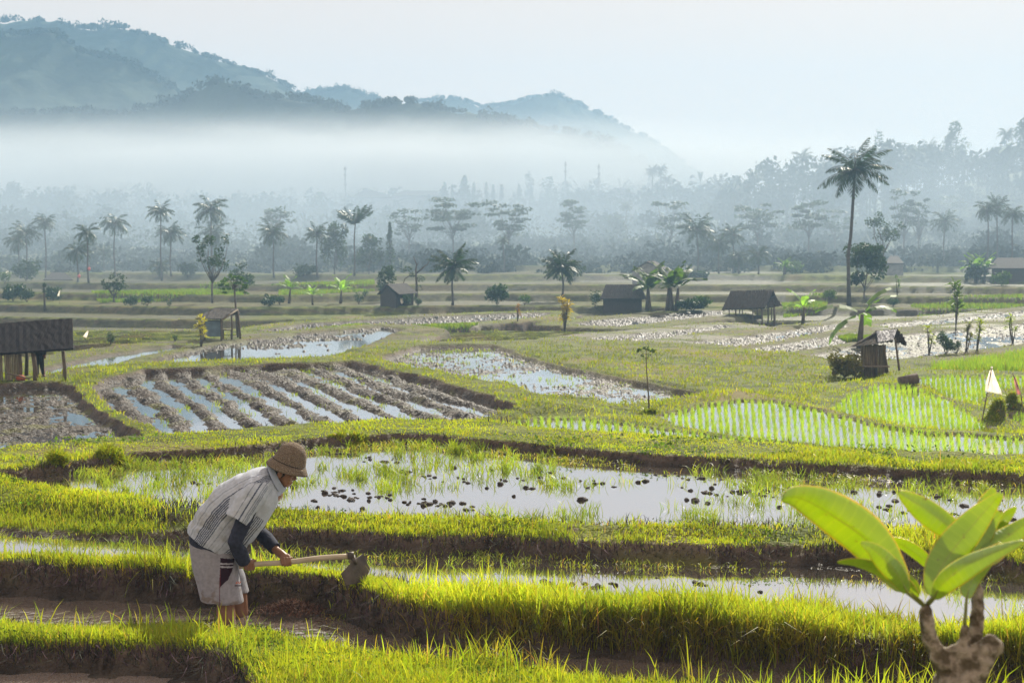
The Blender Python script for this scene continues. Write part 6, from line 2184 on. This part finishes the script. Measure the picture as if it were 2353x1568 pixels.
# -- hoe
hoe = thing('hoe', 'long-handled hoe with a broad iron blade, gripped by the bending farmer', 'hoe', H0)
hm_ = MB()
Hs = H0 - AX * .035
pts = [Hs.lerp(H1, k / 10) + Vector((0, 0, .004 * math.sin(k * 1.1))) for k in range(11)]
hm_.tube(pts, [.0185 + .002 * (k / 10) for k in range(11)], 14)
hm_.build('handle', mat('pale_worn_wood', (.47, .41, .31), .55, spec=.4, scale=14, stretch=(.2, 3, 3), col2=(.36, .30, .21)), hoe, True)
iron = mat('muddy_iron', (.11, .09, .08), .6, spec=.4, scale=14, bump=.3, metal=.3, col2=(.06, .05, .045))
bl = MB()
corner = [(812, 1287, .02), (831, 1278, .10), (846, 1313, .10), (836, 1338, .04), (797, 1338, -.07), (786, 1312, -.07)]
c1 = [pp(*c) for c in corner]
nrm = (c1[1] - c1[0]).cross(c1[5] - c1[0]).normalized()
bl.add([c + nrm * .003 for c in c1] + [c - nrm * .003 for c in c1], [tuple(range(6)), tuple(range(11, 5, -1))] + [(i, i + 6, (i + 1) % 6 + 6, (i + 1) % 6) for i in range(6)])
bl.build('blade', iron, hoe)
ck = MB()
ck.tube([H1 - AX * .035, H1 + AX * .012], [.027, .027], 14)
ck.tube([H1 - UU * .005, pp(812, 1286, .02), pp(818, 1297, .02)], [.02, .016, .010], 10)
ck.build('collar_ring', iron, hoe, True)

# ------------------------------------------------------------------ frangipani close to the camera
YP = 3.0
def fp(u, v, dy=0.0):
    return at_depth(u, v, YP + dy)
gp = fp(2210, 1560)
fr_ = thing('frangipani_plant', 'small frangipani tree with big glossy sunlit leaves in the near right corner', 'plant', (gp.x, gp.y, gz(gp.x, gp.y)))
wood = MB()
cv = lambda c: fp(1718.8 + .319 * c[0], 1067.5 + .319 * c[1], c[2] if len(c) > 2 else 0)
pxm = F / YP / .319
def stem(pts, rad, mb):
    P_ = [cv(p) for p in pts]
    mb.tube(P_, [r_ / pxm for r_ in rad], 14)
gb = Vector((gp.x, gp.y, gz(gp.x, gp.y)))
tb = cv((1530, 1900)); 
wood.tube([gb, tb, cv((1520, 1600)), cv((1500, 1500))], [.062, .056, .058, .05], 14)
stem([(1500, 1560), (1400, 1420), (1330, 1300), (1300, 1200), (1285, 1120), (1275, 1040), (1268, 1000)], [100, 78, 62, 55, 52, 44, 30], wood)
stem([(1560, 1540), (1640, 1420), (1720, 1330), (1800, 1290)], [140, 125, 95, 45], wood)
stem([(1600, 1400, .03), (1625, 1300, .05), (1640, 1200, .06), (1648, 1060, .07), (1650, 930, .08), (1652, 820, .09)], [100, 66, 58, 50, 46, 30], wood)
stem([(1560, 1420, -.01), (1548, 1290), (1558, 1220), (1560, 1150)], [70, 48, 42, 30], wood)
wood.ball(cv((1770, 1300)), .022, 10, 8); wood.ball(cv((1740, 1270)), .018, 10, 8); wood.ball(cv((1800, 1330)), .014, 10, 8); wood.ball(cv((1480, 1320)), .013, 8, 6)
Vw, fw, nw = fuse(wood, .006, 3)
kn = fbm(Vw[:, 0] * 60, Vw[:, 2] * 60 + Vw[:, 1] * 40, 4, 77) - .5
Vw = Vw + nw * (kn * .010)[:, None]
mesh_obj('trunk', Vw, fw, mat('frangipani_bark', (.36, .31, .24), .8, spec=.3, scale=38, bump=1.0, detail=7, col2=(.10, .08, .05), ramp=(.42, .6)), fr_, True)

lm = bpy.data.materials.new('frangipani_leaf')
lm.use_nodes = True
n, l = lm.node_tree.nodes, lm.node_tree.links
b = n['Principled BSDF']
at = n.new('ShaderNodeAttribute'); at.attribute_name = 'tint'
sp3 = n.new('ShaderNodeSeparateColor')
l.new(at.outputs['Color'], sp3.inputs[0])
wv = n.new('ShaderNodeMath'); wv.operation = 'SINE'
ml = n.new('ShaderNodeMath'); ml.operation = 'MULTIPLY'; ml.inputs[1].default_value = 95
l.new(sp3.outputs[0], ml.inputs[0]); l.new(ml.outputs[0], wv.inputs[0])
vr = n.new('ShaderNodeMapRange'); vr.inputs[1].default_value, vr.inputs[2].default_value = .75, 1.0
vr.inputs[3].default_value, vr.inputs[4].default_value = 0, .35
l.new(wv.outputs[0], vr.inputs[0])
def mixn(f, a, c):
    x = n.new('ShaderNodeMix'); x.data_type = 'RGBA'
    for s, v_ in (('Factor', f), ('A', a), ('B', c)):
        if isinstance(v_, (tuple, float)): x.inputs[s].default_value = v_
        else: l.new(v_, x.inputs[s])
    return x.outputs['Result']
mid_ = n.new('ShaderNodeMapRange'); mid_.inputs[1].default_value, mid_.inputs[2].default_value = .04, .0
l.new(sp3.outputs[1], mid_.inputs[0])
edge_ = n.new('ShaderNodeMapRange'); edge_.inputs[1].default_value, edge_.inputs[2].default_value = .9, 1.0
l.new(sp3.outputs[1], edge_.inputs[0])
base_c = mixn(vr.outputs[0], (.075, .14, .018, 1), (.12, .19, .03, 1))
base_c = mixn(mid_.outputs[0], base_c, (.2, .2, .05, 1))
base_c = mixn(edge_.outputs[0], base_c, (.3, .2, .04, 1))
tcl = n.new('ShaderNodeTexCoord')
nzl = n.new('ShaderNodeTexNoise'); nzl.inputs['Scale'].default_value = 55; nzl.inputs['Detail'].default_value = 5
l.new(tcl.outputs['Object'], nzl.inputs['Vector'])
spk = n.new('ShaderNodeMapRange'); spk.inputs[1].default_value, spk.inputs[2].default_value = .66, .74
l.new(nzl.outputs[0], spk.inputs[0])
nz2 = n.new('ShaderNodeTexNoise'); nz2.inputs['Scale'].default_value = 14; nz2.inputs['Detail'].default_value = 3
l.new(tcl.outputs['Object'], nz2.inputs['Vector'])
blo = n.new('ShaderNodeMapRange'); blo.inputs[1].default_value, blo.inputs[2].default_value = .4, .7
blo.inputs[4].default_value = .5
l.new(nz2.outputs[0], blo.inputs[0])
base_c = mixn(blo.outputs[0], base_c, (.10, .13, .02, 1))
base_c = mixn(spk.outputs[0], base_c, (.13, .075, .03, 1))
l.new(base_c, b.inputs['Base Color'])
bpl = n.new('ShaderNodeBump'); bpl.inputs['Strength'].default_value = .10; bpl.inputs['Distance'].default_value = .004
l.new(wv.outputs[0], bpl.inputs['Height']); l.new(bpl.outputs[0], b.inputs['Normal'])
b.inputs['Roughness'].default_value = .36
b.inputs['Specular IOR Level'].default_value = .6
tr_ = n.new('ShaderNodeBsdfTranslucent')
tc_ = mixn(vr.outputs[0], (.36, .42, .012, 1), (.46, .48, .02, 1))
tc_ = mixn(mid_.outputs[0], tc_, (.22, .22, .02, 1))
tc_ = mixn(edge_.outputs[0], tc_, (.6, .42, .03, 1))
tc_ = mixn(blo.outputs[0], tc_, (.26, .36, .012, 1))
tc_ = mixn(spk.outputs[0], tc_, (.16, .09, .02, 1))
l.new(tc_, tr_.inputs[0])
ad = n.new('ShaderNodeAddShader')
l.new(b.outputs[0], ad.inputs[0]); l.new(tr_.outputs[0], ad.inputs[1])
l.new(ad.outputs[0], n['Material Output'].inputs[0])

def frleaf(mid, hw, roll, fold=.35, curl=0.0, petiole=None):
    """mid: midrib points base->tip in crop units with depth; hw: widest half width; roll turns the blade out of the picture"""
    P_ = [Vector(cv(p)) for p in mid]
    n_ = 26
    seg = [0]
    for a, c in zip(P_, P_[1:]): seg.append(seg[-1] + (c - a).length)
    pts = []
    for k in range(n_ + 1):                       # smooth the midrib (Catmull-Rom)
        s_ = seg[-1] * k / n_
        i = max(i for i in range(len(seg)) if seg[i] <= s_ + 1e-9)
        i = min(i, len(P_) - 2)
        t = (s_ - seg[i]) / (seg[i + 1] - seg[i])
        p0, p1, p2, p3 = P_[max(i - 1, 0)], P_[i], P_[i + 1], P_[min(i + 2, len(P_) - 1)]
        pts.append(.5 * ((2 * p1) + (p2 - p0) * t + (2 * p0 - 5 * p1 + 4 * p2 - p3) * t * t + (3 * p1 - p0 - 3 * p2 + p3) * t ** 3))
    W = 5
    V, T, Fc = [], [], []
    view = Vector((0, 1, 0))
    for k, p in enumerate(pts):
        tg = (pts[min(k + 1, n_)] - pts[max(k - 1, 0)]).normalized()
        side = tg.cross(view).normalized()
        nrm = side.cross(tg).normalized()
        rl = roll if not hasattr(roll, '__len__') else roll[0] + (roll[1] - roll[0]) * k / n_
        sd2 = side * math.cos(rl) + nrm * math.sin(rl)
        up2 = nrm * math.cos(rl) - side * math.sin(rl)
        x = k / n_
        wd = hw / pxm * (max(0, math.sin(math.pi * min(1, x ** .80 * .985 + .004))) ** .72)
        for w_ in range(-W, W + 1):
            t = w_ / W
            V.append(p + sd2 * (wd * t) + up2 * (wd * (fold * abs(t) + curl * t * t * t + .05 * math.sin(9 * x + 2 * t))))
            T.append((x, abs(t), 0))
    c_ = 2 * W + 1
    for k in range(n_):
        for w_ in range(2 * W):
            a = k * c_ + w_
            Fc.append((a, a + 1, a + c_ + 1, a + c_))
    o = painted('leaf', V, Fc, lm, fr_, np.array(T))
    md = o.modifiers.new('thickness', 'SOLIDIFY'); md.thickness = .0012
    pt = MB()
    q0 = Vector(cv(petiole)) if petiole else P_[0]
    pt.tube([q0, q0.lerp(P_[0], .5), P_[0]] + [pts[k] - Vector((0, .0, .002)) for k in (2, 4)], [.0042, .0036, .003, .002, .0008], 7)
    pt.build('stalk', petm, o, True)
petm = mat('leaf_stalk', (.2, .22, .05), .45, spec=.5, scale=20)
frleaf([(1135, 915, 0), (1000, 720, .02), (830, 520, .03), (560, 330, .0), (360, 235, -.05), (240, 240, -.09)], 158, .30, .30, -.25, (1260, 1010, 0))
frleaf([(1150, 920, -.03), (1085, 800, -.05), (985, 690, -.07), (890, 600, -.09), (810, 560, -.10)], 78, -.25, .25, 0, (1262, 1010, 0))
frleaf([(1225, 960, -.02), (1120, 860, -.02), (950, 760, -.02), (780, 705, -.02), (640, 698, -.01)], 74, .5, .25, .2, (1268, 1015, 0))
frleaf([(1215, 945, .05), (1180, 880, .06), (1150, 820, .07), (1130, 770, .08)], 62, 2.6, .2, 0, (1270, 1015, 0))
frleaf([(1345, 765, .08), (1240, 660, .1), (1100, 570, .12), (1000, 540, .12), (930, 540, .12)], 64, .45, .35, .3, (1640, 860, .08))
frleaf([(1590, 560, .10), (1480, 470, .12), (1330, 360, .13), (1200, 270, .12), (1080, 195, .1)], 98, -.35, .3, .2, (1650, 840, .09))
frleaf([(1325, 950, .0), (1360, 800, .02), (1450, 640, .05), (1600, 450, .07), (1740, 290, .07), (1822, 205, .06)], 128, .25, .30, 0, (1285, 1000, 0))
frleaf([(1330, 960, -.04), (1400, 850, -.08), (1560, 730, -.12), (1760, 630, -.15), (1985, 548, -.17)], 92, .9, .35, .1, (1290, 1000, 0))
frleaf([(1655, 480, .16), (1680, 380, .18), (1720, 270, .2), (1760, 160, .2)], 115, 2.7, .2, .1, (1650, 820, .09))
frleaf([(1770, 500, .18), (1800, 430, .2), (1860, 360, .22), (1930, 300, .22)], 80, 2.5, .2, .1, (1655, 820, .09))
frleaf([(1572, 960, .02), (1605, 840, .03), (1680, 730, .04), (1760, 640, .05), (1830, 560, .05)], 100, -.3, .28, 0, (1558, 1150, 0))
frleaf([(1690, 640, .1), (1800, 560, .12), (1920, 480, .13), (2060, 370, .12)], 90, .6, .3, .1, (1655, 830, .09))
frleaf([(1680, 700, .13), (1780, 580, .16), (1830, 480, .18), (1850, 400, .18)], 100, .4, .3, .1, (1655, 830, .09))
frleaf([(1480, 800, .06), (1560, 680, .09), (1660, 530, .12), (1760, 400, .13), (1830, 330, .13)], 105, .1, .3, .1, (1295, 1005, 0))
